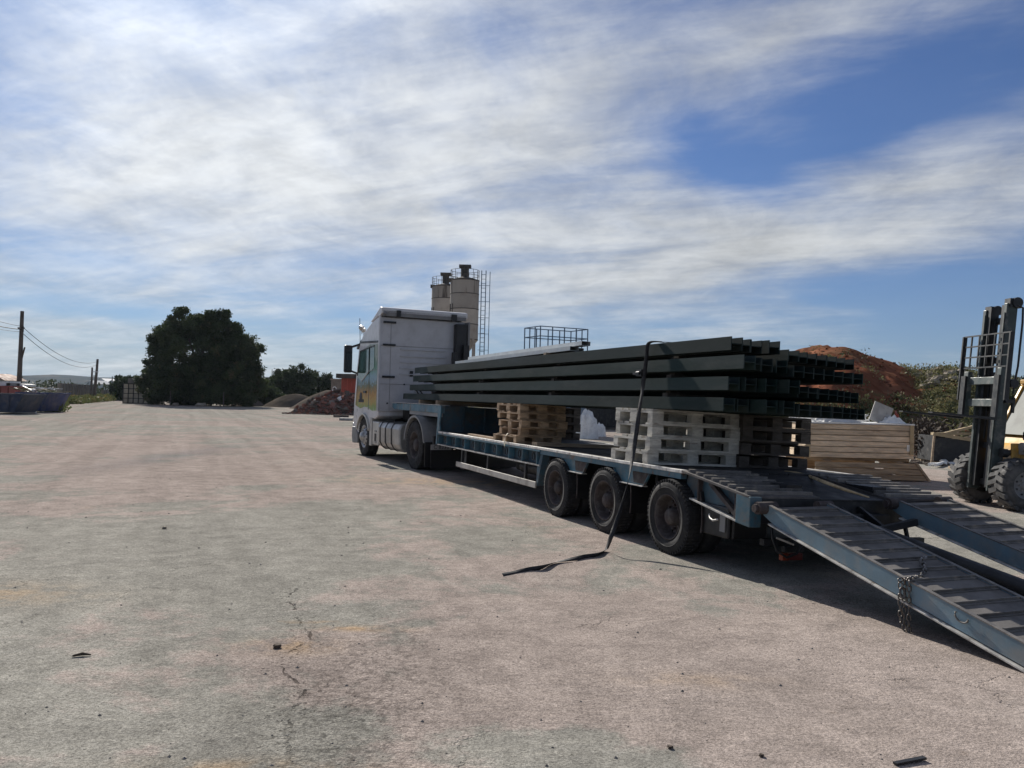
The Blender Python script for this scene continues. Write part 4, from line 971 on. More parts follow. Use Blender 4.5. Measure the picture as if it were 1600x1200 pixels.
kp('roof_edge_trim', MB().bar((.012, 2.78, 2.90), (.012, 4.42, 2.96), .03, .05), 'plastic')
kp('windscreen', MB().add([(.08, 4.655, 2.79), (CW-.08, 4.655, 2.79), (CW-.08, 4.868, 1.78), (.08, 4.868, 1.78), (.08, 4.63, 2.79), (CW-.08, 4.63, 2.79), (CW-.08, 4.82, 1.78), (.08, 4.82, 1.78)], [(0, 1, 2, 3), (7, 6, 5, 4), (0, 4, 5, 1), (2, 6, 7, 3), (0, 3, 7, 4), (1, 5, 6, 2)]), 'glass')
kp('grille', MB().box(.35, CW-.35, 4.93, 4.965, .75, 1.6), 'plastic', bevel=.01)
kp('front_wheel_arch', MB().lathe([(.0, .565), (.0, .60), (.42, .60), (.42, .565)], 'x', 44, (.004, 3.94, .50)) if False else MB().prism([(3.94+.60*cos(R(a)), .50+.60*sin(R(a))) for a in range(14, 167, 9)]+[(3.94+.55*cos(R(a)), .50+.55*sin(R(a))) for a in range(163, 12, -9)], -.02, .40), 'alu', bevel=.008)
kp('bumper', MB().prism([(4.42, .30), (4.42, .56), (4.70, .72), (4.95, .72), (4.97, .45), (4.90, .28)], .0, CW), 'greyp', bevel=.02)
kp('headlight', MB().box(.02, .35, 4.90, 4.985, .60, .82), 'silver', bevel=.02); kp('headlight', MB().box(CW-.35, CW-.02, 4.90, 4.985, .60, .82), 'silver', bevel=.02)
kp('step_panel', MB().box(.02, .26, 3.22, 3.40, .30, 1.0), 'alu', bevel=.015)
mr = kp('wing_mirror', MB().box(-.30, -.08, 4.78, 4.90, 2.16, 2.90), 'plastic', bevel=.04)
kp('mirror_glass', MB().box(-.28, -.10, 4.772, 4.779, 2.22, 2.84), 'mirror', mr)
kp('mirror_arm', MB().bar((-.14, 4.84, 2.84), (.06, 4.62, 2.92), .05).bar((-.14, 4.84, 2.22), (.06, 4.72, 2.14), .05), 'plastic', mr)
mr2 = kp('wing_mirror', MB().box(CW+.10, CW+.34, 4.78, 4.90, 2.16, 2.90), 'plastic', bevel=.04)
kp('mirror_arm', MB().bar((CW+.14, 4.84, 2.84), (CW-.06, 4.62, 2.92), .05).bar((CW+.14, 4.84, 2.22), (CW-.06, 4.72, 2.14), .05), 'plastic', mr2)
for j, (x, y, z) in enumerate(((.16, 4.62, 3.32), (.05, 4.42, 3.36))):
    kp('roof_horn', MB().cyl((x, y-.12, z), (x, y+.06, z), .03, .075, 14).cyl((x, y+.06, z), (x, y+.08, z), .075, .06, 14).cyl((x, y, z-.17), (x, y, z), .012), 'silver')
kp('aerial', MB().cyl((.06, 4.60, 3.0), (.04, 4.62, 3.62), .008), 'plastic')
# fuel tanks
tk = kp('fuel_tank', MB().prism([(.06+.13*0, .36), (.01, .46), (.0, .80), (.06, .92), (.60, .94), (.66, .86), (.66, .38), (.58, .28), (.16, .28)], 1.02, 2.62, 'y'), 'alu', bevel=.04)
for y in (1.52, 1.98, 2.40): part('tank_strap', MB().prism([(.05, .35), (-.008, .46), (-.012, .80), (.052, .93), (.61, .95), (.668, .86), (.668, .37), (.59, .27), (.15, .27)], y, y+.05, 'y'), M_['plastic'], tk)
bb_ = kp('battery_box', MB().box(.03, .60, 2.66, 3.16, .34, .92), 'alu', bevel=.02)
part('box_latch', MB().box(.01, .028, 2.80, 2.95, .66, .70).box(.01, .028, 2.80, 2.95, .40, .44), M_['silver'], bb_)
part('box_recess', MB().box(.018, .029, 2.84, 2.95, .44, .62), M_['plastic'], bb_)
kp('far_tank', MB().box(CW-.66, CW-.02, .9, 3.1, .30, .92), 'alu', bevel=.05)
kp('chassis_rails', MB().box(.78, .86, -.95, 4.7, .70, .98).box(CW-.86, CW-.78, -.95, 4.7, .70, .98).box(.86, CW-.86, -.9, -.8, .72, .95).box(.86, CW-.86, 1.3, 1.4, .72, .95), 'black')
kp('fifth_wheel', MB().cyl((CW/2, .45, 1.03), (CW/2, .45, 1.10), .46, n=28).box(CW/2-.4, CW/2+.4, .2, .7, .98, 1.03), 'black')
kp('engine_block', MB().box(.7, CW-.7, 2.9, 4.5, .45, 1.15).box(.66, CW-.66, 2.2, 2.7, .98, 1.35), 'black')
# wheels
fw = meshes_of(wheel_parts(.50, .30, .29, .1, None, nh=10, convex=True)); dw = meshes_of(wheel_parts(.52, .29, .29, .15, None, dual=.33, nh=10, hubr=.13))
add_wheel(TK, fw, (.03, 3.94, .50), False, None, ('rubber', 'silver', 'silver')); add_wheel(TK, fw, (CW-.03, 3.94, .50), True, None, ('rubber', 'silver', 'silver'))
add_wheel(TK, dw, (.0, 0, .52)); add_wheel(TK, dw, (CW, 0, .52), True)
kp('axle', MB().cyl((.3, 0, .52), (CW-.3, 0, .52), .10).cyl((.3, 3.94, .5), (CW-.3, 3.94, .5), .07).lathe([(CW/2-.2, .05), (CW/2-.12, .2), (CW/2+.12, .2), (CW/2+.2, .05)], 'x', 20, (0, 0, .52)), 'black')
for x0, x1 in ((.0, .64), (CW-.64, CW)):
    arc = [(.64*cos(R(a)), .52+.64*sin(R(a))) for a in range(8, 178, 10)]+[(-.66, .60)]
    ar2 = [(.60*cos(R(a)), .52+.60*sin(R(a))) for a in range(8, 178, 10)]+[(-.62, .60)]
    kp('rear_mudguard', MB().prism(arc+ar2[::-1], x0-.01, x1), 'greyp')
    kp('mud_flap', MB().box(x0, x1, -.70, -.685, .10, .62), 'plastic')
tl = kp('tail_lamp', MB().box(.20, .52, -.98, -.92, .62, .74), 'red', bevel=.01)
part('lamp_bracket', MB().box(.1, CW-.1, -.919, -.86, .58, .76), M_['black'], tl)
part('indicator_lens', MB().box(.525, .60, -.98, -.92, .62, .74), M_['orange'], tl)
tl2 = kp('tail_lamp', MB().box(CW-.52, CW-.20, -.98, -.92, .62, .74), 'red', bevel=.01)
pl = kp('number_plate', MB().box(.04, .50, -.94, -.93, .475, .585), 'plate')
def text_on(s, size, M, mat, parent, name='lettering', ext=.001):
    cu = bpy.data.curves.new(name, 'FONT'); cu.body = s; cu.size = size; cu.extrude = ext; cu.align_x = 'CENTER'; cu.align_y = 'CENTER'
    o = bpy.data.objects.new(name, cu); COL.objects.link(o)
    me = bpy.data.meshes.new_from_object(o); bpy.data.objects.remove(o); me.materials.append(mat); me.name = name
    return link(name, me, parent, M)
text_on('C 8333', .115, Matrix.Translation((.27, -.942, .53)) @ Matrix.Rotation(pi/2, 4, 'X'), M_['ink'], pl)
kp('mud_flap_wide', MB().box(.08, CW-.08, -.84, -.82, .08, .47), 'plastic')
kp('air_lines', MB().tube([(1.0, 2.68, 1.7), (1.0, 2.35, 1.55), (1.05, 2.0, 1.42), (1.1, 1.6, 1.40)], .02, 6).tube([(1.1, 2.68, 1.7), (1.12, 2.3, 1.50), (1.2, 1.9, 1.38), (1.2, 1.5, 1.40)], .02, 6), 'plastic')

# ================================================================== FORMWORK PANELS ON THE GROUND BEHIND THE TRAILER
def planks_wall(parent, x0, x1, zs, y0, th, mat, skew0=0., skew1=0., z00=0., name='plank'):
    rr = random.Random(int(x0*10)+len(zs))
    for za, zb in zip(zs, zs[1:]):
        e0 = x0+skew0*(za-z00); e1 = x1-skew1*(za-z00); f0 = x0+skew0*(zb-z00); f1 = x1-skew1*(zb-z00)
        y = y0+rr.uniform(-.006, .006)
        part(name, MB().prism([(e0, za+.007), (e1, za+.007), (f1, zb-.007), (f0, zb-.007)], y, y+th, 'y'), M_[mat], parent, bevel=.003)
P0 = at(1258, 718, 17.4); P1 = at(1428, 714, 17.4)
fx0, fx1 = P0.x, P1.x
FW = thing('formwork_stack', 'stack of weathered timber formwork boards under a white sheet, right of the load', 'timber stack', Matrix.Translation((0, 17.4, 0)))
zt = at(1340, 663, 17.4).z; zb = at(1340, 716, 17.4).z
zs = [zb+(zt-zb)*k/6 for k in range(7)]
planks_wall(FW, fx0, fx1, zs, 0, .045, 'timber')
for x in (fx0, fx1-.04):
    for za, zb_ in zip(zs, zs[1:]): part('side_plank', MB().box(x, x+.04, .055, 1.5, za+.004, zb_-.004), M_['timber'], FW)
part('corner_post', MB().box(fx0+.02, fx0+.10, -.03, -.008, zs[0], zs[-2]), M_['timberpale'], FW); part('corner_post', MB().box(fx1-.10, fx1-.02, -.03, -.008, zs[0]+.1, zs[-1]), M_['timberpale'], FW)
part('light_block_core', MB().box(fx0+.05, fx1-.05, .05, 1.45, zs[0], zt-.01), M_['timberold'], FW)  # unseen box added to stop light leaking between the planks
part('white_cover', MB().box(fx0-.03, fx1+.0, -.03, 1.52, zt+.002, zt+.03), M_['whitejunk'], FW)
part('bearer', MB().box(fx0+.05, fx1-.05, .1, .2, zs[0]-.06, zs[0]), M_['timberold'], FW); part('bearer', MB().box(fx0+.05, fx1-.05, 1.2, 1.3, zs[0]-.06, zs[0]), M_['timberold'], FW)
part('paper_tag', MB().box(fx1-.16, fx1-.05, -.012, -.008, zs[1]+.05, zs[1]+.19), M_['whitejunk'], FW)
LW = thing('formwork_crate', 'low brown plank trough with a sloping right end, under the formwork stack', 'wooden trough', Matrix.Translation((0, 17.2, 0)))
lx1 = at(1450, 748, 17.2).x
zs2 = [.02, .14, .27, .39]
planks_wall(LW, fx0+.15, lx1, zs2, 0, .05, 'timberold', 0, .75, .02)
part('end_board', MB().add([(lx1+.003, -.02, .02), (lx1+.003, 1.9, .02), (lx1-.283, 1.9, .40), (lx1-.283, -.02, .40), (lx1+.06, -.02, .02), (lx1+.06, 1.9, .02), (lx1-.226, 1.9, .40), (lx1-.226, -.02, .40)], [(0, 1, 2, 3), (7, 6, 5, 4), (0, 4, 5, 1), (1, 5, 6, 2), (2, 6, 7, 3), (3, 7, 4, 0)]), M_['timberold'], LW)
part('back_board', MB().box(fx0+.15, lx1-.3, 1.85, 1.9, .02, .39), M_['timberold'], LW)
part('floor', MB().box(fx0+.15, lx1-.3, .06, 1.84, .03, .06), M_['timberold'], LW)
part('bearer_block', MB().box(fx0+.4, fx0+.55, .1, 1.8, .39, zs[0]-.062), M_['timberold'], LW); part('bearer_block', MB().box(fx1-.4, fx1-.25, .1, 1.8, .39, zs[0]-.062), M_['timberold'], LW)
def crumple(cx, cy, z, w, d_, h, seed, n=11, lo=.25):
    rr = random.Random(seed); vs = []
    for j in range(n):
        for i in range(n):
            u, v = i/(n-1)-.5, j/(n-1)-.5; e = max(0, 1-(2.0*math.hypot(u, v))**2)
            vs.append((cx+u*w+rr.uniform(-.3, .3)*w/n, cy+v*d_+rr.uniform(-.3, .3)*d_/n, z+h*(e**(.35 if lo > .5 else 1))*rr.uniform(lo, 1.1)+.004))
    fs = []
    for j in range(n-1):
        for i in range(n-1):
            a = j*n+i; fs += [(a, a+1, a+n+1), (a, a+n+1, a+n)]
    return MB().add(vs, fs)
tz = zt+.03; pm = lambda px: at(px, 660, 17.9).x
tag(part('crumpled_film', crumple(pm(1305), 17.75, tz, 1.05, .6, .20, 1), M_['whitejunk']), 'crumpled white film on the formwork stack, left end under the beams', 'plastic film')
tag(part('crumpled_film', crumple(pm(1393), 17.9, tz, .55, .5, .20, 2), M_['whitejunk']), 'crumpled white film on the formwork stack, right end beside the orange scrap', 'plastic film')
tag(part('grey_sheet', MB().box(-.22, .22, 0, .02, 0, .44), M_['greyjunk'], M=Matrix.Translation((pm(1374), 17.95, tz+.003)) @ Matrix.Rotation(.38, 4, 'Y') @ Matrix.Rotation(-.15, 4, 'X')), 'tilted grey panel standing among the scrap on the formwork stack', 'panel')
tag(part('grey_sheet', MB().box(-.15, .15, 0, .02, 0, .22), M_['greyjunk'], M=Matrix.Translation((pm(1388), 18.1, tz+.003)) @ Matrix.Rotation(-.3, 4, 'Y')), 'small brownish panel behind the white film on the formwork stack', 'panel')
tag(part('scrap_piece', crumple(pm(1404), 18.0, tz+.10, .13, .1, .22, 3, 5), M_['orange']), 'orange scrap sticking up from the white film on the formwork stack', 'scrap')
tw_ = MB(); rr = random.Random(8)
for _ in range(95):
    x = rr.uniform(pm(1250), pm(1350)); y = rr.uniform(17.6, 18.6); tw_.bar((x, y, tz+rr.uniform(0, .05)), (x+rr.uniform(-.25, .25), y+rr.uniform(-.2, .2), tz+rr.uniform(.05, .22)), .012, .035)
tag(part('shredded_strips', tw_, M_['whitejunk']), 'tangle of white strips on the formwork stack below the beam ends', 'scrap', kind='stuff')

# ================================================================== FORKLIFT
FK = thing('forklift', 'yellow rough terrain forklift with a grey green mast, standing at the right edge', 'forklift', Matrix.Translation((7.98, 13.2, 0)) @ Matrix.Rotation(R(3), 4, 'Z'))
def fp(name, mb, mat, parent=None, **k): return part(name, mb, M_[mat], parent or FK, **k)
# local: +x to the right is the rear of the machine, -y is the side near the camera
def fk_tyre(r, w, rr_):
    ty = MB().lathe([(.0, rr_), (-.01, rr_+.05), (.0, r-.10), (.05, r-.022), (w-.05, r-.022), (w, r-.10), (w+.01, rr_+.05), (w, rr_)], n=48)
    n = 20
    for i in range(n):
        for s_ in (0, 1):
            M = Matrix.Rotation(2*pi*(i+.5*s_)/n, 4, 'X'); a, b = (.0, w*.56) if s_ == 0 else (w*.44, w)
            sk_ = .06
            y0, y1 = (-.038, .038)
            vs = []
            for z in (r-.05, r-.006):
                for (x, y) in ((a, y0+(sk_ if s_ == 0 else -0)), (a, y1+(sk_ if s_ == 0 else 0)), (b, y1+(0 if s_ == 0 else sk_)), (b, y0+(0 if s_ == 0 else sk_))):
                    vs.append(M @ Vector((x, y, z)))
            ty.add(vs, [(0, 1, 2, 3), (7, 6, 5, 4), (0, 4, 5, 1), (1, 5, 6, 2), (2, 6, 7, 3), (3, 7, 4, 0)])
            xo = a if s_ == 0 else b; ys = sk_
            vs = [M @ Vector((xo+(-.014 if s_ == 0 else .0), y+ys, z)) for z in (r-.06, r-.008) for y in (y0, y1)]+[M @ Vector((xo+(0 if s_ == 0 else .014), y+ys, z)) for z in (r-.06, r-.008) for y in (y0, y1)]
            ty.add(vs, [(0, 1, 3, 2), (4, 6, 7, 5), (0, 4, 5, 1), (2, 3, 7, 6), (0, 2, 6, 4), (1, 5, 7, 3)])
    return ty
_, rm, hb, hol = wheel_parts(.42, .34, .215, .05, None, nh=8, hubr=.07)
fkm = (fk_tyre(.415, .33, .215).mesh('tyre'), rm.mesh('rim'), hb.mesh('hub'), hol.mesh('hand_holes'))
RZ = Matrix.Rotation(pi/2, 4, 'Z')
for loc, fl, mats in (((0, -.70, .41), False, ('rubber_dusty', 'silodark', 'pebble')), ((0, .70, .41), True, None), ((1.75, -.66, .41), False, None), ((1.75, .66, .41), True, None)):
    ty, rm_m, hb_m, hol_m = fkm
    w = part('wheel', hb_m, M_['greyp'], FK, Matrix.Translation(loc) @ (RZ if not fl else RZ.inverted()))
    part('tyre', ty, M_['rubber_dusty'], w); part('rim', rm_m, M_['greyp'], w); part('hand_holes', hol_m, M_['plastic'], w)
fp('front_axle', MB().cyl((0, -.5, .41), (0, .5, .41), .09).box(-.14, .14, -.2, .2, .28, .54), 'black')
fp('rear_axle', MB().cyl((1.75, -.5, .41), (1.75, .5, .41), .07), 'black')
fp('body', MB().prism([(.10, .50), (.08, .92), (.42, 1.16), (2.25, 1.16), (2.45, 1.0), (2.45, .45), (2.1, .36), (.5, .36)], -.42, .42, 'y'), 'yellow', bevel=.03)
fp('front_fender', MB().prism([(.06, .90), (.10, .94), (.48, .94), (.62, .72), (.58, .70), (.45, .90)], -.72, -.43, 'y'), 'yellow')
fp('step_box', MB().box(.55, 1.2, -.70, -.43, .32, .62), 'black', bevel=.02)
fp('nose', MB().prism([(-.12, .70), (-.02, .74), (.46, 1.28), (.46, 1.05), (.2, .60)], -.36, .36, 'y').box(-.05, .30, -.40, -.365, .62, 1.05), 'yellow', bevel=.015)
cab_ = fp('cab_frame', MB().bar((.28, -.43, 1.14), (.72, -.43, 1.98), .07).bar((.28, .43, 1.14), (.72, .43, 1.98), .07).bar((1.75, -.43, 1.14), (1.70, -.43, 2.0), .07).bar((1.75, .43, 1.14), (1.70, .43, 2.0), .07).bar((.70, -.43, 1.98), (1.72, -.43, 2.0), .09).bar((.70, .43, 1.98), (1.72, .43, 2.0), .09).box(.68, 1.76, -.46, .46, 2.02, 2.10), 'yellow', bevel=.015)
fp('cab_glass', MB().prism([(.33, 1.16), (.74, 1.94), (1.69, 1.95), (1.72, 1.16)], -.435, -.425, 'y'), 'glassdusty', cab_)
fp('cab_glass', MB().prism([(.33, 1.16), (.74, 1.94), (1.69, 1.95), (1.72, 1.16)], .425, .435, 'y'), 'glassdusty', cab_)
fp('cab_windscreen', MB().add([(.29, -.39, 1.18), (.29, .39, 1.18), (.70, .39, 1.95), (.70, -.39, 1.95), (.30, -.39, 1.175), (.30, .39, 1.175), (.71, .39, 1.945), (.71, -.39, 1.945)], [(0, 1, 2, 3), (7, 6, 5, 4), (0, 4, 5, 1), (1, 5, 6, 2), (2, 6, 7, 3), (3, 7, 4, 0)]), 'glassdusty', cab_)
fp('window_seal', MB().bar((.27, -.45, 1.16), (.71, -.45, 1.99), .02, .05).bar((.25, -.45, 1.15), (1.7, -.45, 1.15), .02, .04), 'plastic', cab_)
fp('work_lamp', MB().box(.12, .24, -.50, -.40, 1.10, 1.24), 'plastic', bevel=.02)
fp('headlamp', MB().cyl((.02, -.52, 1.0), (.10, -.52, 1.0), .07).box(.05, .12, -.56, -.42, .88, .95), 'greyp')
# mast: leaning back a few degrees
MA = Matrix.Translation((-.28, 0, .0)) @ Matrix.Rotation(math.atan(.088), 4, 'Y')
mast = part('mast', MB().box(-.09, .09, -.30, -.22, .27, 3.30).box(-.09, .09, .22, .30, .27, 3.24), M_['forkgreen'], FK, MA, bevel=.008)
def mp(name, mb, mat, **k): return part(name, mb, M_[mat], mast, **k)
for y in (-.21, .12):
    mp('inner_rail', MB().box(-.07, .07, y, y+.07, .32, 3.28), 'forkdark')
    mp('rail_edge', MB().box(-.105, -.091, y-.06 if y < 0 else y+.1, y-.03 if y < 0 else y+.13, .27, 3.15), 'forkgreen')
for z in (.35, .95, 1.55, 2.35, 3.0): mp('mast_crossbar', MB().box(.02, .08, -.22, .22, z, z+.10), 'forkdark')
mp('mast_head', MB().box(-.06, .14, -.32, -.18, 3.24, 3.38).cyl((.06, -.34, 3.32), (.06, -.16, 3.32), .085), 'forkdark')
mp('mast_head', MB().box(-.06, .14, .16, .30, 3.18, 3.30).cyl((.06, .14, 3.24), (.06, .32, 3.24), .08), 'forkdark')
for y in (-.33, .36):
    mp('lift_hose', MB().tube([(.05, y, 3.28), (.14, y-.02, 3.24), (.155, y-.02, 3.0), (.15, y-.02, 2.3), (.13, y, 2.0), (.13, y, 1.85)], .016, 6), 'plastic')
mp('lift_cylinder', MB().cyl((.05, 0, .35), (.05, 0, 2.2), .05, n=14).cyl((.05, 0, 2.2), (.05, 0, 3.05), .025, n=12), 'forkdark')
mp('lift_chain', MB().box(-.02, .0, -.09, -.06, 1.1, 3.05), 'forkdark'); mp('lift_chain', MB().box(-.02, .0, .06, .09, 1.1, 3.05), 'forkdark')
mp('hose_reel', MB().cyl((.12, -.36, 2.02), (.12, -.26, 2.02), .07), 'forkdark'); mp('hose_bracket', MB().box(.0, .16, -.36, -.30, 1.7, 1.76).cyl((.14, -.33, 1.55), (.14, -.33, 1.8), .03), 'forkdark')
mp('tilt_ram', MB().cyl((.05, -.34, .88), (.42, -.34, 1.0), .045).cyl((.0, -.36, .9), (.1, -.36, .9), .07), 'forkdark')
# carriage with load guard and forks
car = part('carriage', MB().box(-.17, -.12, -.40, .40, 1.98, 2.10).box(-.17, -.12, -.40, .40, 1.62, 1.74).box(-.19, -.11, -.46, -.36, 1.47, 2.24).box(-.19, -.11, .38, .50, 1.47, 2.20).box(-.17, -.10, .51, .60, 1.60, 2.12), M_['forkgreen'], FK, MA, bevel=.006)
gd = MB(); ytop = (-.62, .62)
gz = [2.26, 2.44, 2.62, 2.80]
for y in (-.60, .60): gd.bar((-.17, y, 1.72), (-.17, y, 2.80), .03, .07)
for i in range(1, 6): gd.bar((-.17, -.60+i*.2, 2.26), (-.17, -.60+i*.2, 2.80), .022)
for z in gz: gd.bar((-.17, -.61, z), (-.17, .61, z), .022)
part('load_guard', gd, M_['forkdark'], car)
for y in (-.42, .44): part('fork', MB().box(-.235, -.195, y-.06, y+.06, 1.40, 2.12).prism([(-.235, 1.40), (-.235, 1.445), (-1.25, 1.42), (-1.25, 1.40)], y-.06, y+.06, 'y'), M_['forkdark'], car)

# ================================================================== SCRAP BY THE BANK
rr = random.Random(12)
def scrap(name, label, mb, mat, cat='scrap', M=None, **k): return tag(part(name, mb, M_[mat], M=M), label, cat, **k)
sx = lambda px, Y: at(px, 640, Y).x
SK = thing('waste_box', 'dark open waste box filled with broken timber, left of the forklift', 'waste box', Matrix.Translation((sx(1497, 23), 23.5, 0)) @ Matrix.Rotation(-.12, 4, 'Z'))
part('box_wall', MB().box(-.62, .95, -.6, -.54, .08, .72), M_['black'], SK); part('box_wall', MB().box(-.62, .95, .54, .6, .08, .72), M_['black'], SK)
part('box_wall', MB().box(-.62, -.56, -.538, .538, .08, .80), M_['black'], SK); part('box_wall', MB().box(.89, .95, -.538, .538, .08, .66), M_['black'], SK)
part('top_rail', MB().bar((-.66, -.62, .86), (1.0, -.62, .62), .06, .09), M_['timberpale'], SK); part('skid', MB().box(-.6, .9, -.5, -.4, .0, .08), M_['timberold'], SK); part('skid', MB().box(-.6, .9, .4, .5, .0, .08), M_['timberold'], SK)
part('support_leg', MB().bar((-.70, -.66, 0), (-.62, -.63, .85), .05), M_['timberold'], SK)
cat_n = ['longest, slanting up to the left', 'short block end', 'leaning to the right', 'lying flat across the rim', 'sticking straight up', 'reddish brown', 'half buried']
for i, (x, y, z, dx2, dz2, L, m2) in enumerate(((-.2, 0, .82, .9, .25, 1.1, 'timberpale'), (.55, -.2, .72, .2, .3, .35, 'timberpale'), (.2, .1, .80, .8, -.35, .9, 'timberold'), (-.5, -.1, .84, 1, .02, 1.2, 'timberpale'), (.3, .2, .7, .35, .9, .5, 'bark'), (.6, .1, .7, .6, .6, .5, 'bark'), (0, -.3, .7, 1, .12, .6, 'timberold'))):
    a = Vector((x, y, z)); b = a+Vector((dx2, .1, dz2)).normalized()*L
    tag(part('timber_offcut', MB().bar(a, b, .10, .07), M_[m2], M=SK.matrix_world.copy()), 'broken timber offcut in the dark waste box, %s' % cat_n[i], 'timber', 'timber offcuts in the waste box')
# white pipes and sheets on the ground
for i, (p, q, w) in enumerate((((1452, 728), (1500, 726), .05), ((1462, 731), (1503, 717), .045), ((1470, 726), (1512, 721), .04))):
    a, b = gp(*p), gp(*q); a.z = b.z = .04+.03*i
    scrap('pipe', 'white pipe lying on the ground before the waste box, %s' % ['nearest and longest', 'slanting across the others', 'farthest'][i], MB().cyl(a, b, w, n=8), 'whitejunk', 'pipe', group='white pipes by the waste box')
brush = [(sx(px, Y), Y, z, s_) for px, Y, z, s_ in [(rr.uniform(1432, 1475), rr.uniform(24, 29), rr.uniform(.1, 1.0), .22) for _ in range(90)]]
tag(part('brushwood', leaves(brush, 26, .16, .25, 7, .3, .16), M_['bark']), 'heap of dry brown brushwood beyond the formwork stack', 'brushwood', kind='stuff')
pl_ = MB()
for _ in range(240):
    Y = rr.uniform(22, 30); x = sx(rr.uniform(1425, 1545), Y); rock(pl_, (x, Y, .03), rr.uniform(.03, .13), rr, .6)
tag(part('rubble', pl_, M_['rubble']), 'low scattered rubble between the formwork stack and the forklift', 'rubble', kind='stuff')
for i, (px, Y, w, h, m2, lab) in enumerate(((1448, 24, .5, .05, 'timberpale', 'pale board lying beside the brushwood heap'), (1512, 21, .7, .06, 'timberold', 'brown plank on the ground left of the forklift wheel'), (1438, 26, .25, .35, 'rubblered', 'reddish block among the brushwood'))):
    scrap('board', lab, MB().box(-w/2, w/2, 0, .3, 0, h), m2, 'board', Matrix.Translation((sx(px, Y), Y, .002)) @ Matrix.Rotation(rr.uniform(-.4, .4), 4, 'Z'))
# pale machinery seen under the load
for i, (px, Y, w, h, n_, lab) in enumerate(((917, 33, .85, 1.15, 13, 'big heap of white plastic sheeting seen through the gap under the beams'), (940, 35, .42, .62, 8, 'small white bundle glimpsed under the beams beside the white pallets'), (884, 36, .6, .45, 8, 'low pale bundle glimpsed under the beams beside the yellowish pallets'))):
    tag(part('sheeting_heap', crumple(sx(px, Y), Y+.4, -.02, w*1.25, w*1.1, h, 30+i, n_, .82), M_['whitejunk']), lab, 'plastic heap')
cx0, cx1 = at(835, 640, 44).x, at(1010, 640, 44).x  # container made up to give the gap under the beams a dark backing
DC = thing('added_dark_container', 'dark container added to blacken the gap under the beams beyond the trailer', 'container', Matrix.Translation((cx0, 44, 0)))
part('container_body', MB().box(0, cx1-cx0, 0, 2.4, .12, 2.2), M_['black'], DC)
for k in range(int((cx1-cx0)/.35)): part('corrugation', MB().box(.1+k*.35, .26+k*.35, -.04, -.002, .2, 2.1), M_['black'], DC)
part('base_rail', MB().box(0, cx1-cx0, -.05, 2.4, 0, .117), M_['silodark'], DC)

# ================================================================== SILOS, HOPPER PLATFORM
def silo(label, xl, xr, Y, ztop, zcone, zneck, seed):
    r = (xr-xl)/2; c = (xl+xr)/2
    t = thing('silo', label, 'silo', Matrix.Translation((c, Y, 0)), 'cement silos')
    nb = 4; zb_ = [zcone+(ztop-zcone)*k/nb for k in range(nb+1)]
    ztop -= .18
    for k in range(nb): part('shell_ring', MB().lathe([(zb_[k]+.02, r), (zb_[k+1]-(.02 if k < nb-1 else .18), r)], 'z', 40), M_['silo' if k < nb-1 else 'silostain'], t)
    part('ring_seams', MB().lathe([p for k in range(nb) for p in ((zb_[k]-.04, r-.02), (zb_[k]-.03, r+.025), (zb_[k]+.03, r+.025), (zb_[k]+.04, r-.02))], 'z', 40), M_['silodark'], t)
    part('cone', MB().lathe([(zcone-.02, r), (zneck, .25), (zneck-.3, .25)], 'z', 40), M_['silo'], t)
    part('top_cap', MB().lathe([(ztop-.02, r), (ztop+.04, r+.04), (ztop+.08, r+.04), (ztop+.35, .5), (ztop+.36, 0)], 'z', 40), M_['silodark'], t)
    part('filter_housing', MB().cyl((0, 0, ztop+.2), (0, 0, ztop+1.25), .36, n=16).box(-.55, .55, -.45, .45, ztop+1.25, ztop+1.5), M_['silodark'], t)
    rl = MB()
    for z in (.5, 1.0): rl.tube([((r-.02)*cos(a), (r-.02)*sin(a), ztop+z) for a in [2*pi*k/28 for k in range(28)]], .022, 5, True)
    for k in range(14):
        a = 2*pi*k/14; rl.cyl(((r-.02)*cos(a), (r-.02)*sin(a), ztop), ((r-.02)*cos(a), (r-.02)*sin(a), ztop+1.0), .022, n=5)
    part('guard_rail', rl, M_['silodark'], t)
    part('vent', MB().box(-r-.12, -r+.3, -.4, .1, ztop-.1, ztop+.22), M_['silodark'], t)
    la = MB()
    for x in (r+.22, r+.62): la.cyl((x, -.3, 2.0), (x, -.3, ztop+1.0), .045, n=5)
    for k in range(int((ztop-1)/.42)): la.cyl((r+.22, -.3, 2.1+k*.42), (r+.62, -.3, 2.1+k*.42), .025, n=4)
    for k in range(7): la.bar((r, -.3, 3+k*1.5), (r+1.0, -.3, 3+k*1.5), .04)
    la.cyl((r+1.0, -.3, 4.5), (r+1.0, -.3, ztop+.9), .035, n=5)
    part('ladder', la, M_['railblue'], t)
    part('inspection_hatch', MB().box(-r*.93-.06, -r*.93+.05, -r*.42, -r*.30, ztop-3.1, ztop-2.2).bar((-r*.78, -r*.66, ztop-3.0), (-r*.78, -r*.66, ztop-2.2), .06), M_['silodark'], t)
    for k, (a, b) in enumerate(((-1, -1), (1, -1), (1, 1), (-1, 1))):
        part('leg', MB().bar((a*r*.72, b*r*.72, 0), (a*r*.72, b*r*.72, zcone+.1), .22), M_['silo'], t)
    br = MB()
    for z0 in (2.2, 4.6):
        for (a, b), (c_, d_) in (((-1, -1), (1, -1)), ((1, -1), (1, 1)), ((1, 1), (-1, 1)), ((-1, 1), (-1, -1))):
            br.bar((a*r*.72, b*r*.72, z0), (c_*r*.72, d_*r*.72, z0), .1); br.bar((a*r*.72, b*r*.72, z0), (c_*r*.72, d_*r*.72, z0+2.1), .07); br.bar((c_*r*.72, d_*r*.72, z0), (a*r*.72, b*r*.72, z0+2.1), .07)
    part('leg_bracing', br, M_['silo'], t)
    return t
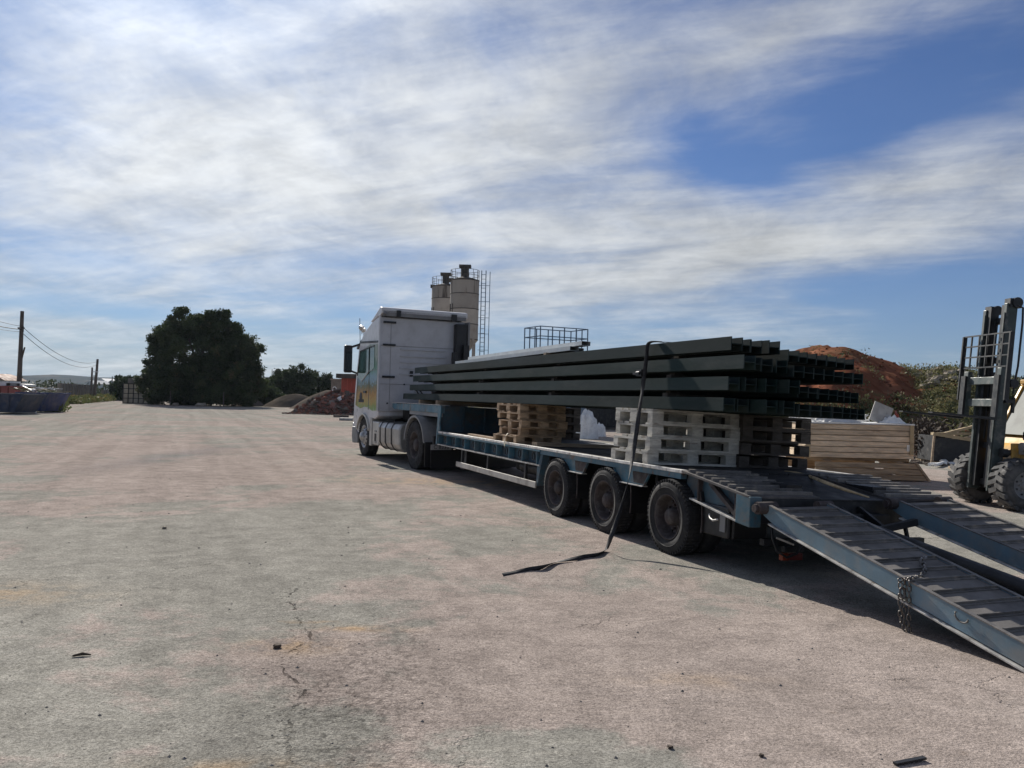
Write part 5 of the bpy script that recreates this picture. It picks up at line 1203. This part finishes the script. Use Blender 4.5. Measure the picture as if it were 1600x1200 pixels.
a, b = at(704, 436, 75), at(749, 436, 75)
silo('taller cream silo with rust streaks and a ladder, in front behind the truck cab', a.x, b.x, 75, a.z, at(730, 531, 75).z, 5.4, 1)
a, b = at(675, 446, 84), at(718, 446, 84)
silo('shorter cream silo standing half hidden behind the taller one', a.x, b.x, 84, a.z, at(700, 531, 84).z, 5.8, 2)

PFY = 38.
pa, pb = at(818, 545, PFY), at(918, 549, PFY)
pz = at(868, 552, PFY).z; ptop = at(868, 516, PFY).z
PF = thing('hopper_platform', 'raised hopper with a blue grey railed platform beyond the load', 'platform', Matrix.Translation((pa.x+.75, PFY-.9, 0)) @ Matrix.Rotation(R(28), 4, 'Z'))
Lp = (pb.x-pa.x)*.86; pr_ = MB(); D = 1.5
cor = [(.0, 0), (Lp, .0), (Lp, D), (.0, D)]
hp = ptop-pz+.1
for (x0, y0), (x1, y1) in zip(cor, cor[1:]+cor[:1]):
    for z in (pz+hp, pz+hp*.62): pr_.bar((x0, y0, z), (x1, y1, z), .04)
    nseg = 4 if x0 != x1 else 3
    for k in range(nseg): pr_.bar((x0+(x1-x0)*k/nseg, y0+(y1-y0)*k/nseg, pz), (x0+(x1-x0)*k/nseg, y0+(y1-y0)*k/nseg, pz+hp), .04)
part('railing', pr_, M_['railblue'], PF)
part('platform_deck', MB().box(-.1, Lp+.1, -.1, D+.1, pz-.14, pz), M_['railblue'], PF)
part('hopper', MB().add([(.3, .3, pz-.15), (Lp-.3, .3, pz-.15), (Lp-.3, D-.3, pz-.15), (.3, D-.3, pz-.15), (Lp/2-.3, D/2-.3, 1.9), (Lp/2+.3, D/2-.3, 1.9), (Lp/2+.3, D/2+.3, 1.9), (Lp/2-.3, D/2+.3, 1.9)], [(0, 1, 5, 4), (1, 2, 6, 5), (2, 3, 7, 6), (3, 0, 4, 7), (4, 5, 6, 7), (0, 3, 2, 1)]), M_['silodark'], PF)
for x, y in cor: part('leg', MB().box(x-.08+(.1 if x == 0 else -.1), x+.08+(.1 if x == 0 else -.1), y-.08+(.1 if y == 0 else -.1), y+.08+(.1 if y == 0 else -.1), 0, pz-.145), M_['railblue'], PF)

# ================================================================== LEFT AND MIDDLE DISTANCE
# big stone pine
bt = gp(318, 634); bt = Vector((-33.5, 87, 0))
k_ = 87/FPX
def L_(px, py, rw, rh, dy=0): return ((px-318)*k_, dy, CH+(611.5-py)*k_, rw*k_, rh*k_)
tree('pine_tree', 'huge dark rounded pine standing alone in the yard', (bt.x, bt.y, 0),
     [L_(316, 560, 56, 52), L_(332, 511, 34, 25, .5), L_(296, 514, 30, 24, -1), L_(258, 540, 28, 26, 1), L_(240, 565, 18, 18, 1), L_(262, 590, 36, 26, -1), L_(352, 530, 32, 26, .6), L_(386, 538, 22, 20, .3), L_(366, 560, 34, 26, -.5), L_(352, 590, 46, 28, -.3), L_(400, 582, 13, 15, .4), L_(392, 600, 20, 18, .4), L_(300, 604, 58, 24, 0), L_(350, 608, 46, 20, 0), L_(250, 600, 26, 18, 0), L_(318, 500, 12, 12, .2), L_(345, 499, 13, 12, .2), L_(272, 617, 34, 13), L_(328, 618, 44, 12), L_(372, 614, 32, 14, .3), L_(276, 525, 24, 22, -.5), L_(262, 624, 24, 9), L_(300, 624, 34, 9), L_(345, 624, 34, 9), L_(385, 622, 22, 10)],
     2900, 66, .17, .26, M_['pine'], .34, 21)
for i, (px, Y, h_, w_, mm, lab) in enumerate(((208, 112, 3.5, 2.6, 'tree', 'small dark tree left of the big pine, behind the panelled cage'), (190, 118, 3.3, 1.4, 'tree', 'narrow dark tree at the left of the pair behind the panelled cage'),
        (395, 96, 3.2, 3.4, 'pine', 'low dark bush under the right side of the big pine'), (448, 108, 5.0, 3.3, 'tree', 'leftmost round tree of the group behind the gravel heaps'), (462, 104, 5.2, 2.6, 'tree', 'tallest tree of the group behind the gravel heaps'),
        (493, 110, 4.6, 3.2, 'tree', 'rightmost tree of the group behind the gravel heaps'), (430, 112, 3.6, 2.2, 'tree', 'shrubby tree at the left foot of the group behind the gravel heaps'), (508, 116, 3.4, 2.6, 'tree', 'low tree between the tree group and the stone building'))):
    x = at(px, 610, Y).x; g0 = 0
    tree('tree', lab, (x, Y, 0), [(0, 0, h_*.55, w_*.85, h_*.42), (-w_*.5, .3, h_*.45, w_*.5, h_*.35), (w_*.5, -.2, h_*.42, w_*.55, h_*.36), (.1, 0, h_*.8, w_*.45, h_*.2), (0, 0, h_*.25, w_*.9, h_*.22)], 420, 30, .22, .22, M_[mm], .14, 30+i, 'tree', 'distant trees around the yard')
# panelled cage
cg = Vector((at(192, 630, 90).x, 90, 0)); cw = at(232, 630, 90).x-cg.x; chh = at(212, 600, 90).z
CG = thing('panelled_cage', 'black framed grid cage of dull white panels left of the pine', 'storage cage', Matrix.Translation(cg))
fr = MB(); nx, nz = 5, 4
for i in range(nx+1): fr.bar((cw*i/nx, -.03, .05), (cw*i/nx, -.03, chh), .07)
for j in range(nz+1): fr.bar((0, -.03, .05+(chh-.05)*j/nz), (cw, -.03, .05+(chh-.05)*j/nz), .07)
fr.box(cw, cw+.12, 0, 2.4, .0, chh)
part('frame', fr, M_['plastic'], CG)
pm_ = MB().box(.02, cw/nx-.02, .03, .08, .02, (chh-.05)/nz-.02).mesh('panel'); pm_.materials.append(M_['cagewhite'])
for i in range(nx):
    for j in range(nz): link('panel', pm_, CG, loc=(cw*i/nx, 0, .05+(chh-.05)*j/nz))
part('back', MB().box(0, cw, 2.3, 2.4, .05, chh).box(0, .1, .1, 2.3, .05, chh), M_['greyjunk'], CG)
tag(part('grey_tank', MB().box(.30, cw*.84, .3, 2.0, chh+.055, chh+.055+at(212, 592, 90).z-chh), M_['concrete'], M=Matrix.Translation(cg), bevel=.08), 'grey square tank on top of the panelled cage', 'tank')
w0 = at(233, 630, 92); tag(part('board_fence', MB().box(0, 1.35, 0, .08, 0, 1.35), M_['greyjunk'], M=Matrix.Translation((w0.x, 92, 0))), 'grey board panel standing right of the panelled cage', 'board')
w0 = at(252, 630, 91); tag(part('white_post', MB().box(0, .28, 0, .3, 0, 1.45), M_['cagewhite'], M=Matrix.Translation((w0.x, 91, 0)), bevel=.03), 'stout white post standing at the left foot of the pine', 'post')
for i, px in enumerate((266, 349)):
    tag(part('thin_post', MB().cyl((0, 0, 0), (0, 0, 1.5), .05), M_['polewood'], M=Matrix.Translation((at(px, 630, 84).x, 84, 0))), 'thin dark post in the shade of the pine, %s' % ['left one', 'right one'][i], 'post')
for i, (px, w_, lab) in enumerate(((274, .35, 'small white stone at the left foot of the pine'), (314, .6, 'larger grey stone under the middle of the pine'))):
    mb = MB(); rock(mb, (0, 0, .15), w_, random.Random(i), .6); tag(part('stone', mb, M_['rockpale'], M=Matrix.Translation((at(px, 632, 83).x, 83, 0))), lab, 'stone')

# concrete yard wall, block work piers
def wall(label, p, q, h, th=.25, bay=2.6):
    a, b = Vector((p[0], p[1], 0)), Vector((q[0], q[1], 0)); d_ = b-a; n = max(1, int(d_.length/bay)); ang = math.atan2(d_.y, d_.x)
    t = thing('yard_wall', label, 'wall', Matrix.Translation(a) @ Matrix.Rotation(ang, 4, 'Z')); s_ = d_.length/n; rr_ = random.Random(n)
    for i in range(n):
        part('wall_panel', MB().box(i*s_+.02, (i+1)*s_-.02, 0, th, 0, h+rr_.uniform(-.08, .08)), M_['concrete'], t)
        part('pier', MB().box(i*s_-.12, i*s_+.12, -.06, th+.06, 0, h+.08), M_['stone'], t)
    return t
a = at(94, 620, 92).x; b = at(146, 620, 127).x
wall('weathered grey concrete wall along the far left side of the yard', (a, 92), (b, 127), 2.0)
a2 = at(182, 620, 150).x
wall('lower grey wall continuing towards the white sheds', (b+.5, 129), (a2, 150), 1.35)
gr_ = []
rr = random.Random(77)
for _ in range(700):
    t = rr.random(); Y = 78+t*58; x = (at(86, 620, 78).x*(1-t)+at(190, 620, 136).x*t)+rr.uniform(-1.5, 2.2)
    gr_.append((x, Y, rr.uniform(.02, .28), .28))
for _ in range(400):
    Y = rr.uniform(52, 80); x = at(rr.uniform(72, 95), 620, Y).x; gr_.append((x, Y, rr.uniform(.02, .2), .25))
tag(part('grass_verge', leaves(gr_, 26, .22, .3, 4, 1.2, .25), M_['grass']), 'dry yellowing grass along the foot of the yard wall', 'grass', kind='stuff')
# white sheds far beyond
for i, (xa, xb, Y, h, lab) in enumerate(((151, 166, 420, 7, 'left low white shed far beyond the yard wall'), (167, 181, 400, 6, 'right low white shed far beyond the yard wall'), (136, 145, 300, 4.6, 'small white shed seen over the wall left of the double pole'))):
    A, B_ = at(xa, 605, Y).x, at(xb, 605, Y).x; t = thing('shed', lab, 'shed', Matrix.Translation((A, Y, 0)), 'far white sheds')
    part('wall', MB().box(0, B_-A, 0, 12, 0, h*.72), M_['farwhite'], t); part('roof', MB().prism([(-.4, h*.72), (B_-A+.4, h*.72), ((B_-A)/2, h)], -.3, 12.3, 'y'), M_['farwhite'], t)
    part('door', MB().box((B_-A)*.4, (B_-A)*.6, -.1, -.01, 0, h*.5), M_['greyp'], t)
# little house at the left edge
hx = at(9, 600, 140).x-3.7
t = thing('house', 'pale house with a pitched roof at the left edge behind the skips', 'house', Matrix.Translation((hx, 140, 0)))
part('wall', MB().box(0, 3.4, 0, 6, 0, 2.6), M_['farwhite'], t); part('roof', MB().prism([(-.3, 2.6), (3.7, 2.6), (2.6, 3.2), (.6, 3.8)], -.3, 6.3, 'y'), M_['rooftile'], t); part('window', MB().box(1.8, 2.5, -.06, -.01, 1.2, 2.0), M_['glass'], t)
# scatter of far trees and bushes along the plain
ft = []
for _ in range(1200):
    Y = rr.uniform(190, 900); px = rr.uniform(-200, 560); ft.append((at(px, 600, Y).x, Y, rr.uniform(.3, 2.2), rr.uniform(.6, 1.8)))
tag(part('far_shrubs', leaves(ft, 26, .9, 1., 6, .2), M_['scrubdark']), 'bushes and hedges scattered over the plain below the hill', 'bushes', kind='stuff')
# poles and wires
def pole(label, px, Y, ytop, lean, r, group=None):
    b0 = Vector((at(px, 620, Y).x, Y, 0)); h = at(px, ytop, Y).z
    t = thing('utility_pole', label, 'pole', Matrix.Translation(b0), group)
    part('pole_shaft', MB().tube([(0, 0, 0), (lean*.3, 0, h*.35), (lean*.8, 0, h*.75), (lean, 0, h)], [r*1.25, r*1.1, r*.9, r*.8], 10), M_['polewood'], t)
    return t, b0, h
p1, b1, h1 = pole('tall wooden utility pole behind the skips at the left', 29, 58, 486, .05, .15)
part('insulator', MB().cyl((-.22, 0, h1-1.22), (.26, 0, h1-1.22), .05).cyl((.1, 0, h1-1.5), (.1, 0, h1-1.1), .10), M_['silodark'], p1)
part('stub', MB().bar((.14, 0, h1-3.4), (.32, 0, h1-2.6), .08), M_['bark'], p1)
p2, b2_, h2 = pole('farther wooden utility pole where the wires end', 147, 104, 561, .3, .17)
p3, b3_, h3 = pole('shorter stub pole beside the farther utility pole', 142, 103, 574, .05, .13)
part('clamp', MB().box(.1, .9, -.05, .05, h3-.6, h3-.5).cyl((.35, -.1, h3-1.3), (.35, -.1, h3-1.0), .07), M_['farwhite'], p3)
p4, b4, h4 = pole('thin distant pole near the white sheds', 174.5, 210, 588, 0, .14)
p5, b5, h5 = pole('thin distant mast right of the big pine', 424, 300, 577, 0, .14)
A1 = Vector((b1.x+.05, 58, h1-1.2)); A2 = Vector((b2_.x+.2, 104, h2-.4))
def cat_wire(a, b, sag, r=.018, n=26): return MB().tube([a.lerp(b, k/n)-Vector((0, 0, 4*sag*(k/n)*(1-k/n))) for k in range(n+1)], r, 5)
A0 = Vector((A1.x-9, 30, h1+.6))
for i, (dz0, dz1, sg) in enumerate(((.12, .05, 1.05), (-.32, -.35, 1.15))):
    tag(part('overhead_wire', cat_wire(A1+Vector((0, 0, dz0)), A2+Vector((0, 0, dz1)), sg, .022), M_['wire']), 'overhead wire sagging from the tall pole to the farther pole, %s' % ['upper', 'lower'][i], 'wire', 'overhead wires')
L0 = at(-60, 482, 48); L1 = at(-60, 494, 48)
for i, (P, dz0, r_) in enumerate(((L0, .1, .018), (L1, -.12, .03), (at(-60, 500, 48), -.3, .015))):
    tag(part('overhead_wire', cat_wire(P, A1+Vector((0, 0, dz0)), .12, r_), M_['wire']), 'overhead wire leaving the tall pole to the left, %s' % ['uppermost', 'thick middle one', 'lowest'][i], 'wire', 'overhead wires')

# skips at the left edge
def skip(label, x0, x1, Y, h, dp, mat, flare=.45):
    t = thing('skip', label, 'skip', Matrix.Translation((x0, Y, 0)), 'waste skips at the left')
    w = x1-x0
    out = [(flare*1.2, .12), (w-flare*1.2, .12), (w, h), (0, h)]
    part('end_plate', MB().prism(out, 0, .05, 'y'), M_[mat], t); part('end_plate', MB().prism(out, dp-.05, dp, 'y'), M_[mat], t)
    for xa, xb, xc, xd in ((flare*1.2, 0, .05, 0), (w-flare*1.2-.05, w-.05, 0, 0)):
        part('side_plate', MB().add([(xa, .051, .12), (xa+.05, .051, .12), (xb+.05, .051, h), (xb, .051, h), (xa, dp-.051, .12), (xa+.05, dp-.051, .12), (xb+.05, dp-.051, h), (xb, dp-.051, h)], [(0, 1, 2, 3), (7, 6, 5, 4), (0, 4, 5, 1), (1, 5, 6, 2), (2, 6, 7, 3), (3, 7, 4, 0)]), M_[mat], t)
    part('rim', MB().bar((-.03, -.02, h), (w+.03, -.02, h), .08).bar((-.03, dp+.02, h), (w+.03, dp+.02, h), .08).bar((-.02, 0, h+.0), (-.02, dp, h+.0), .06).bar((w+.02, 0, h), (w+.02, dp, h), .06), M_[mat], t)
    part('floor_plate', MB().box(flare*1.2, w-flare*1.2, .05, dp-.05, .08, .119), M_[mat], t)
    for k in range(3): part('rib', MB().bar((w*(.3+.2*k), -.03, .16), (w*(.28+.22*k), -.03, h-.06), .07), M_[mat], t)
    return t
Y1 = 50
xa, xb = at(24, 640, Y1).x, at(76, 640, Y1).x
skip('deep blue skip loaded with pale timber, right one at the left edge', xa, xb, Y1, at(50, 614, Y1).z, 2.4, 'skipblue')
xa2, xb2 = at(-40, 645, 46).x, at(36, 645, 46).x
skip('slate grey skip at the very left edge, nearest of the skips', xa2, xb2, 46, at(15, 616, 46).z, 2.2, 'skipgrey')
xa3, xb3 = at(-30, 640, 54).x, at(28, 640, 54).x
skip('faded red skip heaped with rubbish behind the slate grey one', xa3, xb3, 54, at(15, 604, 54).z, 2.2, 'skipred', .25)
tag(part('sawhorse', MB().bar((0, 0, .0), (0, 0, .66), .06).bar((-.75, 0, .64), (.02, 0, .64), .09), M_['whitejunk'], M=Matrix.Translation((at(56, 640, 48.5).x, 48.5, 0))), 'small white sawhorse standing before the blue skip', 'sawhorse')
rr = random.Random(41)
tm = [(MB(), m2) for m2 in ('whitejunk', 'timberpale', 'grass')]
z1 = at(50, 614, Y1).z
for k in range(46):
    mb, _ = tm[k % 3]; px = rr.uniform(30, 74); x = at(px, 620, 51).x; y = rr.uniform(50.2, 52.2)
    mb.bar((x, y, z1+rr.uniform(-.05, .35)), (min(x+rr.uniform(-1.2, 1.2), xb+.6), y+rr.uniform(-.8, .8), z1+rr.uniform(0, .42)), rr.uniform(.04, .09), .03)
for mb, m2 in tm: tag(part('timber_scraps', mb, M_[m2]), {'whitejunk': 'white battens jumbled on top of the blue skip', 'timberpale': 'pale timber scraps jumbled on top of the blue skip', 'grass': 'yellow green boards jumbled on top of the blue skip'}[m2], 'scraps', kind='stuff')
z3 = at(15, 604, 54).z
for i, (px, w_, h_, m2, lab) in enumerate(((4, 1.0, .28, 'whitejunk', 'white slab on the faded red skip, left'), (20, .9, .2, 'greyjunk', 'grey slab on the faded red skip, right'), (33, .6, .15, 'whitejunk', 'white sheet end over the faded red skip rim'))):
    tag(part('slab', MB().box(-w_/2, w_/2, 0, 1.2, 0, h_), M_[m2], M=Matrix.Translation((at(px, 610, 54.5).x, 54.5, z3+.045)) @ Matrix.Rotation(.06*(i-1), 4, 'Y')), lab, 'slab')
tag(part('rubbish_heap', crumple((xa3+xb3)/2, 55.1, z3-.1, (xb3-xa3)*.95, 2.0, .20, 6, 12), M_['rubble']), 'mixed rubbish heaped in the faded red skip', 'rubbish')

# gravel heaps, rubble pile, red container, stone building
def heap(name, label, px0, px1, Y, pytop, mat, seed, cat, dpt=3.5, skew=0.):
    x0, x1 = at(px0, 630, Y).x, at(px1, 630, Y).x; h = at((px0+px1)/2, pytop, Y).z; cx = (x0+x1)/2; rx = (x1-x0)/2; n = 44
    def hf(x, y):
        u, v = (x-cx-skew*rx)/rx, (y-Y-dpt)/dpt; d_ = math.hypot(u, v)
        return max(h*1.06*(1-d_*d_)**1.35 if d_ < 1 else 0, 0)*(1+.14*(fbm(x*1.2, y*1.2, 3, seed)-.5))+(.05*(fbm(x*3, y*3, 2, seed)-.5) if d_ < 1 else 0)-.03
    mb = grid_mesh([x0-.5+(x1-x0+1)*i/n for i in range(n+1)], [Y-.5+(2*dpt+1)*j/n for j in range(n+1)], hf)
    return tag(part(name, mb, M_[mat]), label, cat), hf
heap('gravel_heap', 'long low gravel heap right of the big pine', 392, 505, 88, 616, 'gravel', 1, 'gravel heap')
heap('gravel_heap', 'steeper gravel heap behind the rubble pile', 436, 575, 80, 611, 'gravel', 2, 'gravel heap')
heap('earth_heap', 'low brown earth heap under the pine at its right', 345, 398, 88, 621, 'gravel', 5, 'earth heap')
RB = thing('rubble_pile', 'pile of brick and concrete rubble left of the truck', 'rubble pile', Matrix.Translation((0, 0, 0)))
o, hf = heap('mound', None, 428, 590, 61, 614, 'rubblered', 3, None, 3.6, .1)
o.parent = RB
rr = random.Random(17)
x0, x1 = at(440, 640, 61).x, at(572, 640, 61).x
sm_ = [(MB(), 'rubble'), (MB(), 'rubblered')]
for k in range(900):
    x = rr.uniform(x0, x1); y = 61+rr.random()**1.3*5; z = hf(x, y)
    if z < .0 and rr.random() < .5: continue
    rock(sm_[k % 2][0], (x, y, max(z, 0)+.04), rr.uniform(.05, .17), rr, .6)
for mb, m2 in sm_: part('small_rubble', mb, M_[m2], RB)['kind'] = 'stuff'
for k in range(85):
    x = rr.uniform(x0, x1); y = 61+rr.random()*3.5; z = hf(x, y)
    if z < .03: continue
    w_ = rr.uniform(.22, .62); mb = MB().box(-w_/2, w_/2, -w_*.35, w_*.35, -.06, .07)
    part('concrete_chunk', mb, M_[rr.choice(('rubble', 'rubblered', 'rubblered', 'whitejunk' if rr.random() < .25 else 'rubble'))], RB, M=Matrix.Translation((x, y, z+.10)) @ Matrix.Rotation(rr.uniform(-1, 1), 4, 'X') @ Matrix.Rotation(rr.uniform(-.9, .9), 4, 'Y') @ Matrix.Rotation(rr.uniform(0, 3), 4, 'Z'))
for i, (px, py, w_, lab) in enumerate(((533, 652, 1.0, 'pale flat slab lying before the rubble pile near the truck'), (541, 657, .8, 'dark flat slab lying nearest the truck by the rubble pile'))):
    g0 = gp(px, py); tag(part('slab', MB().box(-w_/2, w_/2, -.3, .3, 0, .16), M_['rubble' if i == 0 else 'greyjunk'], M=Matrix.Translation(g0) @ Matrix.Rotation(.1, 4, 'Z'), bevel=.03), lab, 'slab')
Yc = 70
xa, xb = at(533, 610, Yc).x, at(552, 610, Yc).x; zt_ = at(542, 591, Yc).z
RC = thing('red_hopper', 'red metal hopper with a dark top frame beside the truck cab', 'hopper', Matrix.Translation((xa, Yc, 0)))
part('hopper_body', MB().box(0, xb-xa+.9, 0, 1.8, .4, zt_), M_['rust'], RC, bevel=.03); 
for k in range(3): part('body_rib', MB().box(.15+k*.35, .21+k*.35, -.06, -.002, .4, zt_), M_['rust'], RC)
part('top_frame', MB().box(-.42, xb-xa+1.2, -.3, 2.0, zt_+.003, zt_+.38), M_['silodark'], RC); part('leg', MB().box(.0, .15, .1, .25, 0, .4), M_['black'], RC); part('leg', MB().box(1.4, 1.55, .1, .25, 0, .4), M_['black'], RC)
part('conveyor', MB().box(xb-xa+1.0, xb-xa+1.5, -.2, .6, .3, zt_-.3), M_['greyjunk'], RC)
xa, xb = at(517, 610, 78).x, at(560, 610, 78).x; zt_ = at(524, 594, 78).z
SB = thing('stone_building', 'small stone building with an arched opening behind the rubble pile', 'building', Matrix.Translation((xa, 78, 0)))
wb_ = xb-xa
ar = [(.18+.17*cos(a)+.17, zt_-.85+.20*sin(a)) for a in [pi*k/8 for k in range(9)]]
part('wall', MB().prism([(0, 0), (.18, 0), (.18, zt_-.85)]+ar[::-1][1:-1]+[(.52, zt_-.85), (.52, 0), (wb_, 0), (wb_, zt_), (0, zt_)], 0, .3, 'y'), M_['stone'], SB)
part('side_wall', MB().box(0, .3, .301, 3.5, 0, zt_).box(.3, wb_, 3.2, 3.5, 0, zt_), M_['stone'], SB); part('roof', MB().box(-.1, wb_+.1, -.1, 3.6, zt_+.002, zt_+.14), M_['stone'], SB)
part('arch_trim', MB().tube([(.17, -.02, .4)]+[(x, -.02, z) for x, z in ar[::-1]]+[(.53, -.02, .4)], .05, 5), M_['farwhite'], SB)
part('dark_recess', MB().box(.15, .6, .31, .34, 0, zt_-.5), M_['black'], SB)

# ================================================================== SMALL THINGS ON THE ASPHALT
g0 = gp(113, 1027); g1_ = gp(142, 1025)
tag(part('twig', MB().tube([g0+Vector((0, 0, .008)), g0.lerp(g1_, .5)+Vector((0, .01, .014)), g1_+Vector((0, 0, .008))], [.006, .010, .004], 6), M_['bark']), 'short dark twig lying on the asphalt at the left', 'twig')
g0 = gp(1398, 1196); g1_ = gp(1445, 1188)
tag(part('metal_offcut', MB().bar(g0+Vector((0, 0, .008)), g1_+Vector((0, 0, .012)), .022, .01), M_['black']), 'dark strip of metal lying on the asphalt at the bottom right', 'offcut')
for i, (px, py, r_, lab) in enumerate(((433, 1012, .028, 'dark stone sitting in the main crack'), (1047, 1169, .016, 'black clod near the lower edge of the yard'), (1190, 1182, .014, 'smaller black clod to the right of the other one'), (257, 826, .03, 'pale flat stone on the asphalt left of the middle'))):
    mb = MB(); rock(mb, (0, 0, r_*.4), r_, random.Random(i+3), .6); tag(part('stone', mb, M_['rockpale' if i == 3 else 'bark'], M=Matrix.Translation(gp(px, py))), lab, 'stone')

# ================================================================== THE AIR
hz = MB().box(-3300, 3300, -3300, 3300, -1.5, 45)
hm = bpy.data.materials.new('thin_haze'); hm.use_nodes = True; hn = hm.node_tree; hn.nodes.clear()
pv = hn.nodes.new('ShaderNodeVolumePrincipled'); ho = hn.nodes.new('ShaderNodeOutputMaterial'); hn.links.new(pv.outputs[0], ho.inputs['Volume'])
pv.inputs['Color'].default_value = (.72, .84, 1, 1); pv.inputs['Density'].default_value = .00009; pv.inputs['Anisotropy'].default_value = .2
tag(part('haze', hz, hm), None, None, kind='stuff')
